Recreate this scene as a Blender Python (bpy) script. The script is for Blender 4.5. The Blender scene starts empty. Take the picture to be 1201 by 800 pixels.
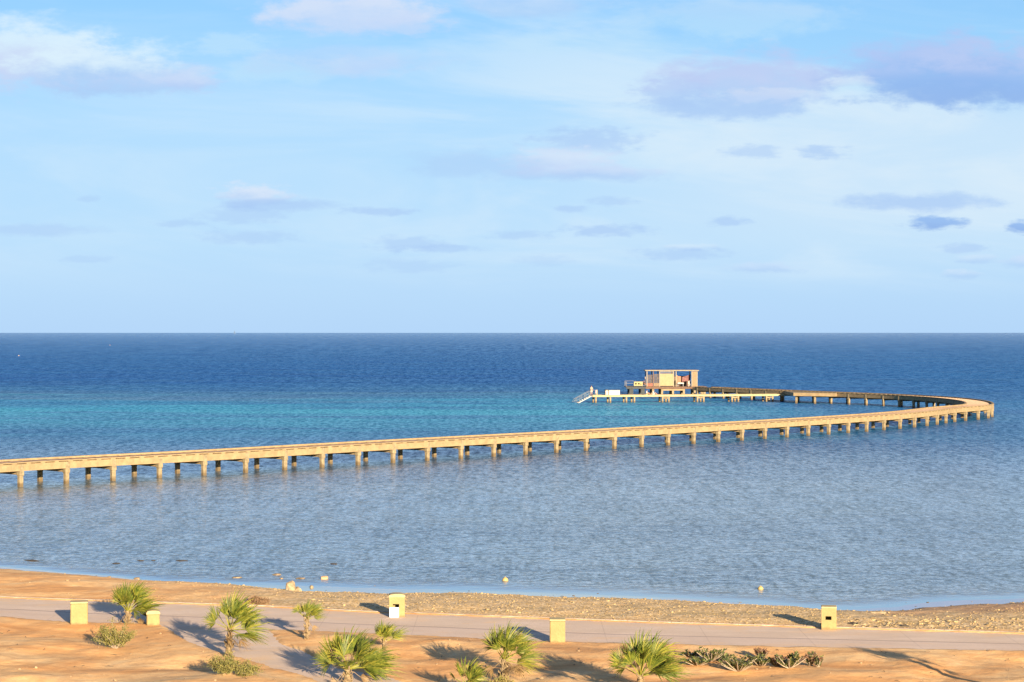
import bpy, math, random
import numpy as np
from mathutils import Vector, Matrix
R = math.radians
random.seed(7)
scene = bpy.context.scene
C = scene.collection

# ------------------------------------------------------------------ camera
F, HZ, CAMZ, G = 2400.0, 390.0, 12.8, 0.8      # focal length in photo pixels, horizon row, eye height over the sea, promenade level
cam = bpy.data.objects.new('camera', bpy.data.cameras.new('camera'))
C.objects.link(cam); scene.camera = cam
cam.location = (0, 0, CAMZ); cam.rotation_euler = (R(90), 0, 0)
cam.data.sensor_width = 36.0; cam.data.lens = 36.0 * F / 1201.0
cam.data.shift_y = -10.0 / 1201.0
cam.data.clip_start = 0.5; cam.data.clip_end = 90000

# ------------------------------------------------------------------ light
EXPO = 1.54
GAIN = 2 ** EXPO
SKY_S = 0.05
sun_az, sun_el = R(159), R(12.4)                # clockwise from +Y: behind the camera, to the right
world = bpy.data.worlds.new('World'); scene.world = world; world.use_nodes = True
wt = world.node_tree; wn = wt.nodes; wl = wt.links; wn.clear()

def lin(c):
    c = c / 255.0
    return c / 12.92 if c <= 0.04045 else ((c + 0.055) / 1.055) ** 2.4
def rgb(r, g, b, k=1.0): return (lin(r) * k, lin(g) * k, lin(b) * k, 1.0)
def skyc(r, g, b): return rgb(r, g, b, 1.0 / (GAIN * SKY_S))

class NT:
    """small helper for writing node graphs"""
    def __init__(s, tree): s.t = tree; s.n = tree.nodes; s.l = tree.links
    def put(s, sock, v):
        if hasattr(v, 'is_output') or isinstance(v, bpy.types.NodeSocket): s.l.new(v, sock)
        else:
            if isinstance(v, (int, float)) and sock.type == 'RGBA': v = (v, v, v, 1)
            if sock.type == 'VECTOR' and isinstance(v, (int, float)): v = (v, v, v)
            if sock.type == 'RGBA' and len(v) == 3: v = (*v, 1)
            sock.default_value = v
    def math(s, op, a, b=0.0, c=0.0, clamp=False):
        n = s.n.new('ShaderNodeMath'); n.operation = op; n.use_clamp = clamp
        s.put(n.inputs[0], a); s.put(n.inputs[1], b); s.put(n.inputs[2], c); return n.outputs[0]
    def vec(s, op, a, b=(0, 0, 0)):
        n = s.n.new('ShaderNodeVectorMath'); n.operation = op
        s.put(n.inputs[0], a)
        if op == 'SCALE': s.put(n.inputs['Scale'], b)
        else: s.put(n.inputs[1], b)
        return n.outputs['Value'] if op in ('LENGTH', 'DOT_PRODUCT') else n.outputs['Vector']
    def comb(s, x, y, z=0.0):
        n = s.n.new('ShaderNodeCombineXYZ'); s.put(n.inputs[0], x); s.put(n.inputs[1], y); s.put(n.inputs[2], z); return n.outputs[0]
    def sep(s, v):
        n = s.n.new('ShaderNodeSeparateXYZ'); s.put(n.inputs[0], v); return n.outputs[0], n.outputs[1], n.outputs[2]
    def noise(s, v, scale, detail=3, rough=0.55, dist=0.0):
        n = s.n.new('ShaderNodeTexNoise'); s.put(n.inputs['Vector'], v); n.inputs['Scale'].default_value = scale
        n.inputs['Detail'].default_value = detail; n.inputs['Roughness'].default_value = rough; n.inputs['Distortion'].default_value = dist
        return n.outputs[0]
    def mr(s, v, a, b, c=0.0, d=1.0, smooth=True):
        n = s.n.new('ShaderNodeMapRange'); n.interpolation_type = 'SMOOTHSTEP' if smooth else 'LINEAR'
        s.put(n.inputs[0], v)
        for i, q in zip((1, 2, 3, 4), (a, b, c, d)): s.put(n.inputs[i], q)
        return n.outputs[0]
    def mix(s, f, a, b, mode='MIX'):
        n = s.n.new('ShaderNodeMix'); n.data_type = 'RGBA'; n.blend_type = mode; n.clamp_factor = True
        s.put(n.inputs[0], f); s.put(n.inputs[6], a); s.put(n.inputs[7], b); return n.outputs[2]
    def ramp(s, f, stops):
        n = s.n.new('ShaderNodeValToRGB'); e = n.color_ramp.elements
        while len(e) < len(stops): e.new(0.5)
        for i, (p, c) in enumerate(stops): e[i].position = p; e[i].color = (*c[:3], 1)
        s.put(n.inputs[0], f); return n.outputs[0]
    def bump(s, h, dist=1.0, strength=1.0, normal=None):
        n = s.n.new('ShaderNodeBump'); n.inputs['Strength'].default_value = strength; n.inputs['Distance'].default_value = dist
        s.put(n.inputs['Height'], h)
        if normal is not None: s.put(n.inputs['Normal'], normal)
        return n.outputs[0]

W = NT(wt)
sky = wn.new('ShaderNodeTexSky'); sky.sky_type = 'NISHITA'; sky.sun_disc = False
sky.sun_elevation = sun_el; sky.sun_rotation = sun_az; sky.altitude = 10; sky.air_density = 1.0; sky.dust_density = 0.6; sky.ozone_density = 2.0
tc = wn.new('ShaderNodeTexCoord')
dx, dy, dz = W.sep(tc.outputs['Generated'])
front = W.mr(dy, 0.25, 0.6)
yy = W.math('MAXIMUM', dy, 0.05)
U = W.math('MULTIPLY', W.math('DIVIDE', dx, yy), F)
V = W.math('MULTIPLY', W.math('DIVIDE', dz, yy), F)
UV = W.comb(U, V)
col = W.mix(1.0, sky.outputs[0], (0.86, 0.97, 1.26), 'MULTIPLY')
# thin high veil that whitens the air towards the horizon
veil = W.mr(V, 900, 150, 0.0, 0.93)
col = W.mix(W.math('MULTIPLY', veil, 1.0), col, W.ramp(W.mr(V, 0, 420, smooth=False), [(0.0, skyc(181, 217, 254)), (0.25, skyc(186, 223, 254)), (0.6, skyc(178, 220, 253)), (0.8, skyc(156, 211, 252)), (1.0, skyc(134, 200, 250))]))
upper = W.mr(V, 0, 500, 1.0, 0.0)
# cirrus streaks
cir = W.noise(W.comb(W.math('MULTIPLY', W.math('ADD', U, W.math('MULTIPLY', V, 1.6)), 1 / 420), W.math('MULTIPLY', V, 1 / 95)), 1.0, 5, 0.6, 0.6)
cirm = W.mr(cir, 0.38, 0.66)
side = W.mr(U, -350, 250, 0.35, 1.0)
band = W.math('MULTIPLY', W.mr(V, 420, 250, 0.55, 1.0), W.mr(V, 30, 110))
cirm = W.math('MULTIPLY', W.math('MULTIPLY', cirm, side), W.math('MULTIPLY', band, front))
col = W.mix(W.math('MULTIPLY', cirm, 0.85), col, skyc(218, 238, 252))
pale = W.math('MULTIPLY', W.math('MULTIPLY', W.mr(U, -100, 420), W.math('MULTIPLY', W.mr(V, 330, 230), W.mr(V, 40, 160))), front)
col = W.mix(W.math('MULTIPLY', pale, 0.55), col, skyc(218, 236, 250))
# cumulus and their lilac undersides: (x, y, rx, ry, opacity, top, base) in pixels of view angle round the horizon centre
WHT, LIL, BLU, PNK, WSP = (226, 237, 252), (173, 205, 246), (146, 186, 240), (202, 220, 249), (196, 230, 251)
clouds = [
 (20, 62, 100, 34, .95, WHT, (205, 215, 245)), (120, 80, 95, 27, .95, WHT, LIL), (222, 92, 32, 15, .7, PNK, (190, 205, 244)),
 (160, 98, 80, 12, .6, PNK, LIL), (410, 14, 95, 24, .85, (228, 226, 246), PNK), (470, 28, 50, 14, .6, PNK, PNK), (620, 4, 80, 14, .5, PNK, LIL),
 (270, 52, 45, 13, .55, WSP, WSP), (330, 82, 70, 14, .55, WSP, WSP), (400, 70, 100, 16, .35, PNK, (190, 208, 246)), (430, 78, 50, 12, .4, PNK, PNK),
 (700, 50, 150, 12, .3, WSP, WSP), (860, 20, 120, 20, .5, (198, 226, 250), WSP),
 (790, 108, 42, 20, .75, (184, 203, 244), LIL), (880, 98, 92, 32, .9, (190, 206, 244), LIL), (860, 122, 95, 16, .8, LIL, LIL),
 (900, 112, 60, 8, .6, (222, 222, 244), PNK), (1095, 80, 98, 34, .95, (178, 200, 244), BLU), (1170, 85, 80, 36, .95, (184, 204, 244), BLU), (1120, 105, 110, 16, .8, BLU, (148, 184, 236)),
 (1000, 98, 30, 10, .6, (222, 236, 250), WSP), (690, 165, 60, 14, .7, LIL, LIL), (660, 188, 55, 14, .8, (222, 226, 248), PNK), (690, 203, 75, 9, .8, PNK, LIL),
 (560, 193, 75, 15, .45, LIL, LIL), (300, 230, 42, 12, .9, (226, 228, 248), LIL), (325, 241, 62, 6, .7, LIL, LIL), (285, 253, 48, 9, .5, LIL, LIL), (290, 278, 58, 7, .5, LIL, LIL),
 (45, 270, 62, 7, .5, LIL, LIL), (212, 262, 30, 4, .5, LIL, LIL), (105, 233, 12, 4, .4, LIL, LIL), (105, 304, 30, 4, .35, LIL, LIL), (442, 248, 40, 5, .7, LIL, LIL),
 (480, 286, 40, 8, .55, LIL, LIL), (515, 292, 48, 4, .6, LIL, LIL), (480, 312, 50, 8, .35, LIL, LIL), (612, 276, 34, 5, .5, LIL, LIL), (712, 270, 48, 6, .75, LIL, LIL), (670, 245, 20, 4, .6, LIL, LIL), (720, 236, 26, 5, .5, LIL, LIL),
 (640, 305, 30, 6, .3, LIL, LIL), (800, 297, 52, 7, .55, LIL, LIL), (808, 290, 28, 4, .6, (222, 232, 250), LIL), (900, 314, 42, 6, .6, (212, 222, 250), LIL), (857, 260, 26, 5, .7, LIL, LIL), (885, 178, 34, 7, .6, LIL, LIL), (962, 178, 30, 7, .75, LIL, LIL),
 (1082, 237, 76, 10, .85, LIL, LIL), (1096, 261, 30, 8, .95, BLU, (140, 178, 234)), (1197, 266, 15, 7, .95, BLU, (140, 178, 234)), (1132, 291, 28, 6, .6, LIL, LIL), (1145, 303, 22, 6, .6, (218, 228, 250), LIL), (1128, 322, 18, 6, .5, (222, 234, 252), LIL), (1198, 306, 24, 7, .5, (212, 224, 250), LIL),
]
fb1 = W.noise(W.comb(W.math('MULTIPLY', U, 1 / 55), W.math('MULTIPLY', V, 1 / 24)), 1.0, 7, 0.62)
fb2 = W.noise(W.comb(W.math('MULTIPLY', U, 1 / 26), W.math('MULTIPLY', V, 1 / 9)), 1.0, 6, 0.6)
big = W.math('MULTIPLY', W.math('SUBTRACT', fb1, 0.5), 1.9)
sml = W.math('MULTIPLY', W.math('SUBTRACT', fb2, 0.5), 2.2)
lum = W.math('MULTIPLY', W.math('SUBTRACT', fb1, 0.5), 2.2)
for (cx, cy, rx, ry, al, ct, cb) in clouds:
    q = W.vec('MULTIPLY', W.vec('SUBTRACT', UV, (cx - 600.5, HZ - cy, 0)), (1 / (1.18 * rx), 1 / (1.22 * ry), 0))
    d = W.vec('LENGTH', q)
    e = W.math('ADD', W.math('SUBTRACT', 1.0, d), big if rx > 60 else sml)
    if ct[1] - ct[0] < 12: ct = (ct[0] - 6, min(255, ct[1] + 4), min(255, ct[2] + 2))
    m = W.math('MULTIPLY', W.mr(e, -0.22, 0.56 if rx > 60 else 0.66, 0.0, al * .93), front)
    _, qy, _ = W.sep(q)
    cc = W.mix(W.mr(W.math('ADD', qy, lum), -0.7, 0.6), skyc(*cb), skyc(*ct))
    col = W.mix(m, col, cc)
bg = wn.new('ShaderNodeBackground'); wl.new(col, bg.inputs[0]); bg.inputs[1].default_value = SKY_S
wo = wn.new('ShaderNodeOutputWorld'); wl.new(bg.outputs[0], wo.inputs[0])

sl = bpy.data.lights.new('sun', 'SUN'); sl.energy = 5.0; sl.angle = R(0.53); sl.color = (1.0, 0.82, 0.60)
so = bpy.data.objects.new('sun', sl); C.objects.link(so)
sv = Vector((math.sin(sun_az) * math.cos(sun_el), math.cos(sun_az) * math.cos(sun_el), math.sin(sun_el)))
so.rotation_euler = sv.to_track_quat('Z', 'Y').to_euler()

scene.view_settings.view_transform = 'Standard'; scene.view_settings.look = 'None'
scene.view_settings.exposure = EXPO; scene.view_settings.gamma = 1.0
scene.view_settings.use_curve_mapping = False
scene.render.engine = 'CYCLES'
scene.cycles.max_bounces = 6; scene.cycles.diffuse_bounces = 2; scene.cycles.glossy_bounces = 3
scene.cycles.transparent_max_bounces = 4; scene.cycles.caustics_reflective = False; scene.cycles.caustics_refractive = False

# ------------------------------------------------------------------ helpers
def at(px, py, h=G):
    """the place on level h that the photograph shows at pixel px, py"""
    Y = (CAMZ - h) * F / (py - HZ)
    return Vector(((px - 600.5) * Y / F, Y, h))

def mat(name, colr, rough=0.8, var=0.25, scale=3.0, bump=0.0, bscale=20.0, col2=None, spec=0.3, coord='Object', stretch=(1, 1, 1), detail=5):
    m = bpy.data.materials.new(name); m.use_nodes = True; N = NT(m.node_tree)
    p = m.node_tree.nodes['Principled BSDF']
    t = N.n.new('ShaderNodeTexCoord').outputs[coord] if coord != 'World' else N.n.new('ShaderNodeNewGeometry').outputs['Position']
    t = N.vec('MULTIPLY', t, stretch)
    f = N.mr(N.noise(t, scale, detail, 0.65), 0.3, 0.7)
    c2 = col2 or tuple(c * (1 - var) for c in colr)
    c1 = colr if col2 else tuple(min(1, c * (1 + var * 0.6)) for c in colr)
    c = N.mix(f, c2, c1)
    N.l.new(c, p.inputs['Base Color']); p.inputs['Roughness'].default_value = rough; p.inputs['Specular IOR Level'].default_value = spec
    if bump: N.l.new(N.bump(N.noise(t, bscale, 4), bump), p.inputs['Normal'])
    return m

class MB:
    def __init__(s): s.v = []; s.f = []; s.m = []; s.mi = 0
    def add(s, vs, fs):
        b = len(s.v); s.v += [tuple(v) for v in vs]
        for f in fs: s.f.append(tuple(b + i for i in f)); s.m.append(s.mi)
    def box(s, c, size, rz=0.0, bev=0.0, tilt=None):
        x, y, z = (q / 2 for q in size); c = Vector(c)
        M = Matrix.Rotation(rz, 3, 'Z')
        if tilt: M = M @ tilt
        if bev <= 0:
            P = [(-x, -y, -z), (x, -y, -z), (x, y, -z), (-x, y, -z), (-x, -y, z), (x, -y, z), (x, y, z), (-x, y, z)]
            s.add([c + M @ Vector(p) for p in P], [(0, 3, 2, 1), (4, 5, 6, 7), (0, 1, 5, 4), (1, 2, 6, 5), (2, 3, 7, 6), (3, 0, 4, 7)])
        else:
            b = bev; P = []
            rings = [(-z, b), (-z + b, 0), (z - b, 0), (z, b)]
            for zz, ins in rings:
                X, Y = x - ins, y - ins
                for (px, py) in ((-X + b, -Y), (X - b, -Y), (X, -Y + b), (X, Y - b), (X - b, Y), (-X + b, Y), (-X, Y - b), (-X, -Y + b)):
                    P.append((px, py, zz))
            fs = [tuple(reversed(range(8))), tuple(range(24, 32))]
            for k in range(3):
                for i in range(8): j = (i + 1) % 8; fs.append((k * 8 + i, k * 8 + j, k * 8 + 8 + j, k * 8 + 8 + i))
            s.add([c + M @ Vector(p) for p in P], fs)
    def tube(s, pts, rad, n=6, caps=True):
        pts = [Vector(p) for p in pts]
        if not isinstance(rad, (list, tuple)): rad = [rad] * len(pts)
        vs = []; fs = []
        for i, p in enumerate(pts):
            d = (pts[min(i + 1, len(pts) - 1)] - pts[max(i - 1, 0)]).normalized()
            a = d.orthogonal().normalized() if i == 0 else (a - d * a.dot(d)).normalized()
            b = d.cross(a)
            for k in range(n):
                w = 2 * math.pi * k / n; vs.append(p + (a * math.cos(w) + b * math.sin(w)) * rad[i])
        for i in range(len(pts) - 1):
            for k in range(n): j = (k + 1) % n; fs.append((i * n + k, i * n + j, (i + 1) * n + j, (i + 1) * n + k))
        if caps: fs.append(tuple(reversed(range(n)))); fs.append(tuple(range((len(pts) - 1) * n, len(pts) * n)))
        s.add(vs, fs)
    def rock(s, c, size, rnd, sub=1):
        t = (1 + 5 ** .5) / 2
        V = [Vector(q).normalized() for q in ((-1, t, 0), (1, t, 0), (-1, -t, 0), (1, -t, 0), (0, -1, t), (0, 1, t), (0, -1, -t), (0, 1, -t), (t, 0, -1), (t, 0, 1), (-t, 0, -1), (-t, 0, 1))]
        Fc = [(0, 11, 5), (0, 5, 1), (0, 1, 7), (0, 7, 10), (0, 10, 11), (1, 5, 9), (5, 11, 4), (11, 10, 2), (10, 7, 6), (7, 1, 8), (3, 9, 4), (3, 4, 2), (3, 2, 6), (3, 6, 8), (3, 8, 9), (4, 9, 5), (2, 4, 11), (6, 2, 10), (8, 6, 7), (9, 8, 1)]
        for _ in range(sub):
            nf = []; cache = {}
            def mid(a, b):
                k = (min(a, b), max(a, b))
                if k not in cache: V.append(((V[a] + V[b]) / 2).normalized()); cache[k] = len(V) - 1
                return cache[k]
            for a, b, d in Fc:
                ab, bd, da = mid(a, b), mid(b, d), mid(d, a); nf += [(a, ab, da), (b, bd, ab), (d, da, bd), (ab, bd, da)]
            Fc = nf
        rz = Matrix.Rotation(rnd.uniform(0, 6.28), 3, 'Z')
        cuts = [(Vector((rnd.gauss(0, 1), rnd.gauss(0, 1), rnd.gauss(0, .8))).normalized(), rnd.uniform(.55, .85)) for _ in range(7)]
        out = []
        for v in V:
            w = v * rnd.uniform(.93, 1.07)
            for n_, h_ in cuts:
                k = w.dot(n_)
                if k > h_: w = w - n_ * (k - h_)
            out.append(Vector(c) + rz @ Vector((w.x * size[0], w.y * size[1], w.z * size[2])))
        s.add(out, Fc)
    def build(s, name, mats, parent=None, loc=None, smooth=False):
        me = bpy.data.meshes.new(name); me.from_pydata(s.v, [], s.f)
        if not isinstance(mats, (list, tuple)): mats = [mats]
        for m in mats: me.materials.append(m)
        if len(mats) > 1: me.polygons.foreach_set('material_index', s.m)
        if smooth: me.polygons.foreach_set('use_smooth', [True] * len(s.f))
        me.update()
        o = bpy.data.objects.new(name, me); C.objects.link(o)
        if parent: o.parent = parent
        if loc is not None: o.location = loc
        return o

def tag(o, label, cat, group=None, kind=None):
    o['label'] = label; o['category'] = cat
    if group: o['group'] = group
    if kind: o['kind'] = kind
    return o
def thing(name, label, cat, loc=(0, 0, 0), rz=0.0, group=None):
    o = bpy.data.objects.new(name, None); C.objects.link(o); o.location = loc; o.rotation_euler = (0, 0, rz)
    o.empty_display_size = 0.3
    return tag(o, label, cat, group)

# value noise on arrays
def vnoise(X, Y, seed):
    rs = np.random.RandomState(seed); T = rs.rand(256, 256)
    xi = np.floor(X).astype(int); yi = np.floor(Y).astype(int); fx = X - xi; fy = Y - yi
    fx = fx * fx * (3 - 2 * fx); fy = fy * fy * (3 - 2 * fy)
    a = T[xi % 256, yi % 256]; b = T[(xi + 1) % 256, yi % 256]; c = T[xi % 256, (yi + 1) % 256]; d = T[(xi + 1) % 256, (yi + 1) % 256]
    return (a * (1 - fx) + b * fx) * (1 - fy) + (c * (1 - fx) + d * fx) * fy
def fbm(X, Y, s, seed, o=4):
    r = 0; a = 1; t = 0
    for k in range(o): r = r + a * vnoise(X * s + 37 * k, Y * s - 11 * k, seed + k); t += a; a *= .5; s *= 2.03
    return r / t - 0.5
def sstep(a, b, x):
    t = np.clip((x - a) / (b - a), 0, 1); return t * t * (3 - 2 * t)

# ------------------------------------------------------------------ the ground lines, as world curves
def curve(pts, h):
    P = [at(x, y, h) for x, y in pts]; xs = np.array([p.x for p in P]); ys = np.array([p.y for p in P])
    def f(X): return np.interp(X, xs, ys)
    return f
shore_pts = [(-900, 640), (-300, 655), (0, 671), (60, 677), (130, 684), (170, 689), (250, 692), (330, 694.5), (400, 697), (460, 699), (540, 698), (600, 700), (700, 703), (800, 706), (850, 710), (920, 714), (960, 718.5), (1000, 720), (1045, 720), (1085, 714), (1120, 710.5), (1201, 708.5), (1400, 700), (2200, 690)]
shore_f = curve(shore_pts, 0.0)
far_f = curve([(-900, 668), (-200, 694), (0, 701), (150, 706), (300, 711), (440, 718.5), (520, 721), (780, 731), (1201, 743), (1600, 752), (2400, 765)], G)
near_f = curve([(-900, 690), (-200, 718), (0, 724), (75, 729), (185, 733), (300, 738), (480, 745), (640, 753), (780, 756), (1201, 764), (1600, 772), (2400, 785)], G)
lowe = [(150, 722), (185, 733), (222, 755), (257, 765), (280, 771), (320, 784), (360, 795), (400, 812), (470, 850), (560, 920), (760, 1180)]
uppe = [(310, 730), (318, 738), (334, 754), (370, 769), (400, 783), (445, 790), (478, 800), (530, 818), (620, 852), (760, 920), (1010, 1180)]
pathpoly = np.array([at(x, y)[:2] for x, y in lowe] + [at(x, y)[:2] for x, y in reversed(uppe)])

def poly_sd(X, Y, poly):
    """signed distance, positive inside"""
    d = np.full(X.shape, 1e9); ins = np.zeros(X.shape, bool); n = len(poly)
    for i in range(n):
        ax, ay = poly[i]; bx, by = poly[(i + 1) % n]; ex, ey = bx - ax, by - ay
        t = np.clip(((X - ax) * ex + (Y - ay) * ey) / (ex * ex + ey * ey), 0, 1)
        d = np.minimum(d, np.hypot(X - ax - t * ex, Y - ay - t * ey))
        c = ((ay > Y) != (by > Y)) & (X < (bx - ax) * (Y - ay) / (by - ay + 1e-12) + ax)
        ins ^= c
    return np.where(ins, d, -d)

def height(X, Y):
    S = shore_f(X); A = far_f(X); B = near_f(X)
    S = S + fbm(X, Y * .3, .45, 11) * 1.6 * sstep(-14, -8, X) + fbm(X, Y * .2, 1.4, 15) * .7
    dprom = np.minimum(A - Y, Y - B)
    dp = np.maximum(dprom, poly_sd(X, Y, pathpoly))
    edge = fbm(X, Y, .9, 3) * .3 + fbm(X, Y, 3.1, 5) * .12
    inside = sstep(0.0, .3, dp + edge)
    out = sstep(0.2, 2.2, -dp)
    und = fbm(X, Y, .20, 21, 3) * .62 + fbm(X, Y, .8, 31, 4) * .10 + fbm(X, Y, 4.0, 51, 3) * .03
    lip = .03 + fbm(X, Y, 1.7, 61, 3) * .05
    flat = G + und * out + lip * (1 - out)
    flat = flat * (1 - inside) + (G - .09) * inside
    # beach between promenade and waterline, then the sloping seabed
    t = np.clip((Y - A) / np.maximum(S - A, 0.5), 0, None)
    left = 1 - sstep(-16, -10, X)
    prof = G * (1 - np.clip(t, 0, 1) ** (3.2 + 2.5 * left))
    prof = prof + left * .10 * np.sin(np.clip(t, 0, 1) * math.pi)
    beachn = (fbm(X, Y, .5, 71, 4) * .16 + fbm(X, Y, 2.5, 73, 3) * .05) * sstep(0, .15, t) * sstep(1.02, .6, t)
    sea = -np.clip((Y - S), 0, 60) * .035
    beach = np.where(t < 1, prof + beachn, sea)
    beach = np.where(dp + edge > .0, flat, beach)
    w = sstep(0, .5, Y - A)
    return np.where(Y > A, beach * w + flat * (1 - w), flat), S, A, dp

def axis(lo, hi, step, far, grow=1.35):
    a = list(np.arange(lo, hi + 1e-6, step)); s = step; x = lo
    while x > -far: s *= grow; x -= s; a.insert(0, x)
    s = step; x = hi
    while x < far: s *= grow; x += s; a.append(x)
    return np.array(a)

def grid_mesh(name, xs, ys, Z, attrs, m):
    nx, ny = len(xs), len(ys)
    X, Y = np.meshgrid(xs, ys)
    co = np.stack([X, Y, Z], -1).reshape(-1, 3)
    me = bpy.data.meshes.new(name)
    i = np.arange((ny - 1) * (nx - 1)); r = i // (nx - 1); c = i % (nx - 1); b = r * nx + c
    fs = np.stack([b, b + 1, b + nx + 1, b + nx], -1)
    me.from_pydata(co.tolist(), [], fs.tolist())
    me.polygons.foreach_set('use_smooth', [True] * len(fs))
    for k, v in attrs.items():
        a = me.attributes.new(k, 'FLOAT', 'POINT'); a.data.foreach_set('value', v.reshape(-1).astype(np.float32))
    me.materials.append(m); me.update()
    o = bpy.data.objects.new(name, me); C.objects.link(o); o['kind'] = 'structure'
    return o

# ground material
def ground_material():
    m = bpy.data.materials.new('sand_and_shingle'); m.use_nodes = True; N = NT(m.node_tree); p = N.n['Principled BSDF']
    P = N.n.new('ShaderNodeNewGeometry').outputs['Position']
    def attr(k): a = N.n.new('ShaderNodeAttribute'); a.attribute_name = k; return a.outputs['Fac']
    big = N.noise(N.vec('MULTIPLY', P, (.5, 1, 1)), .35, 8, .68, .9)
    mid = N.noise(P, 2.2, 5, .65)
    fine = N.noise(P, 22, 4, .7)
    sand = N.ramp(big, [(.30, (.54, .245, .072)), (.43, (.71, .365, .125)), (.54, (.80, .48, .195)), (.68, (.84, .58, .28))])
    sand = N.mix(N.mr(mid, .35, .7, 0, .45), sand, (.54, .26, .10))
    sand = N.mix(N.mr(fine, .5, .7, 0, .5), sand, (.48, .29, .15))
    vo = N.n.new('ShaderNodeTexVoronoi'); N.put(vo.inputs['Vector'], P); vo.inputs['Scale'].default_value = 9
    _, _, vz = N.sep(vo.outputs['Color'])
    sh = N.ramp(vz, [(.0, (.30, .20, .09)), (.3, (.50, .34, .155)), (.6, (.66, .46, .225)), (1.0, (.80, .61, .36))])
    sh = N.mix(N.mr(mid, .4, .65, 0, .55), sh, (.70, .44, .19))
    sh = N.mix(N.mr(N.noise(N.vec('MULTIPLY', P, (.25, 1, 1)), 1.1, 4), .5, .7, 0, .6), sh, (.38, .27, .11))
    c = N.mix(attr('shingle'), sand, sh)
    mud = N.mix(N.mr(mid, .4, .6), (.44, .25, .115), (.56, .34, .17))
    c = N.mix(attr('mud'), c, mud)
    c = N.mix(attr('wet'), c, (.20, .15, .09))
    N.l.new(c, p.inputs['Base Color'])
    N.put(p.inputs['Roughness'], N.mr(attr('wet'), 0, 1, .92, .45)); p.inputs['Specular IOR Level'].default_value = .25
    hb = N.math('ADD', N.math('MULTIPLY', mid, .05), N.math('ADD', N.math('MULTIPLY', fine, .012), N.math('MULTIPLY', N.math('MULTIPLY', vz, attr('shingle')), .05)))
    N.l.new(N.bump(hb, 1.0, .8), p.inputs['Normal'])
    return m
xs = axis(-36, 36, .2, 6000); ys = np.array(sorted(set(np.round(np.concatenate([np.arange(34, 58, .4), np.arange(58, 116, .2), -np.geomspace(1, 5000, 26) + 34, 116 + np.geomspace(.4, 60, 14), [260, 600]]), 3))))
X, Y = np.meshgrid(xs, ys)
Z, S, A, dp = height(X, Y)
Z = np.where(Y > 180, -3.0, Z)
tt = (Y - A) / np.maximum(S - A, .5)
n1 = fbm(X, Y, .6, 91)
shing = sstep(-17, -9, X + (tt * 0 + n1 * 8) + (tt - .5) * -0 + sstep(.6, 1, tt) * 6) * sstep(-.02, .1, tt + n1 * .1) * (Y > A)
mudm = sstep(12, 20, X - 0 + n1 * 6) * sstep(.35, .6, tt + n1 * .3) * (1 - sstep(1.3, 1.6, tt))
mudm = np.maximum(mudm, .3 * sstep(.75, .95, tt + n1 * .3) * sstep(-12, -6, X))
wet = sstep(.965, 1.01, tt + n1 * .04) * .7
grid_mesh('ground', xs, ys, Z, {'shingle': shing, 'mud': mudm, 'wet': wet}, ground_material())

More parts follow.
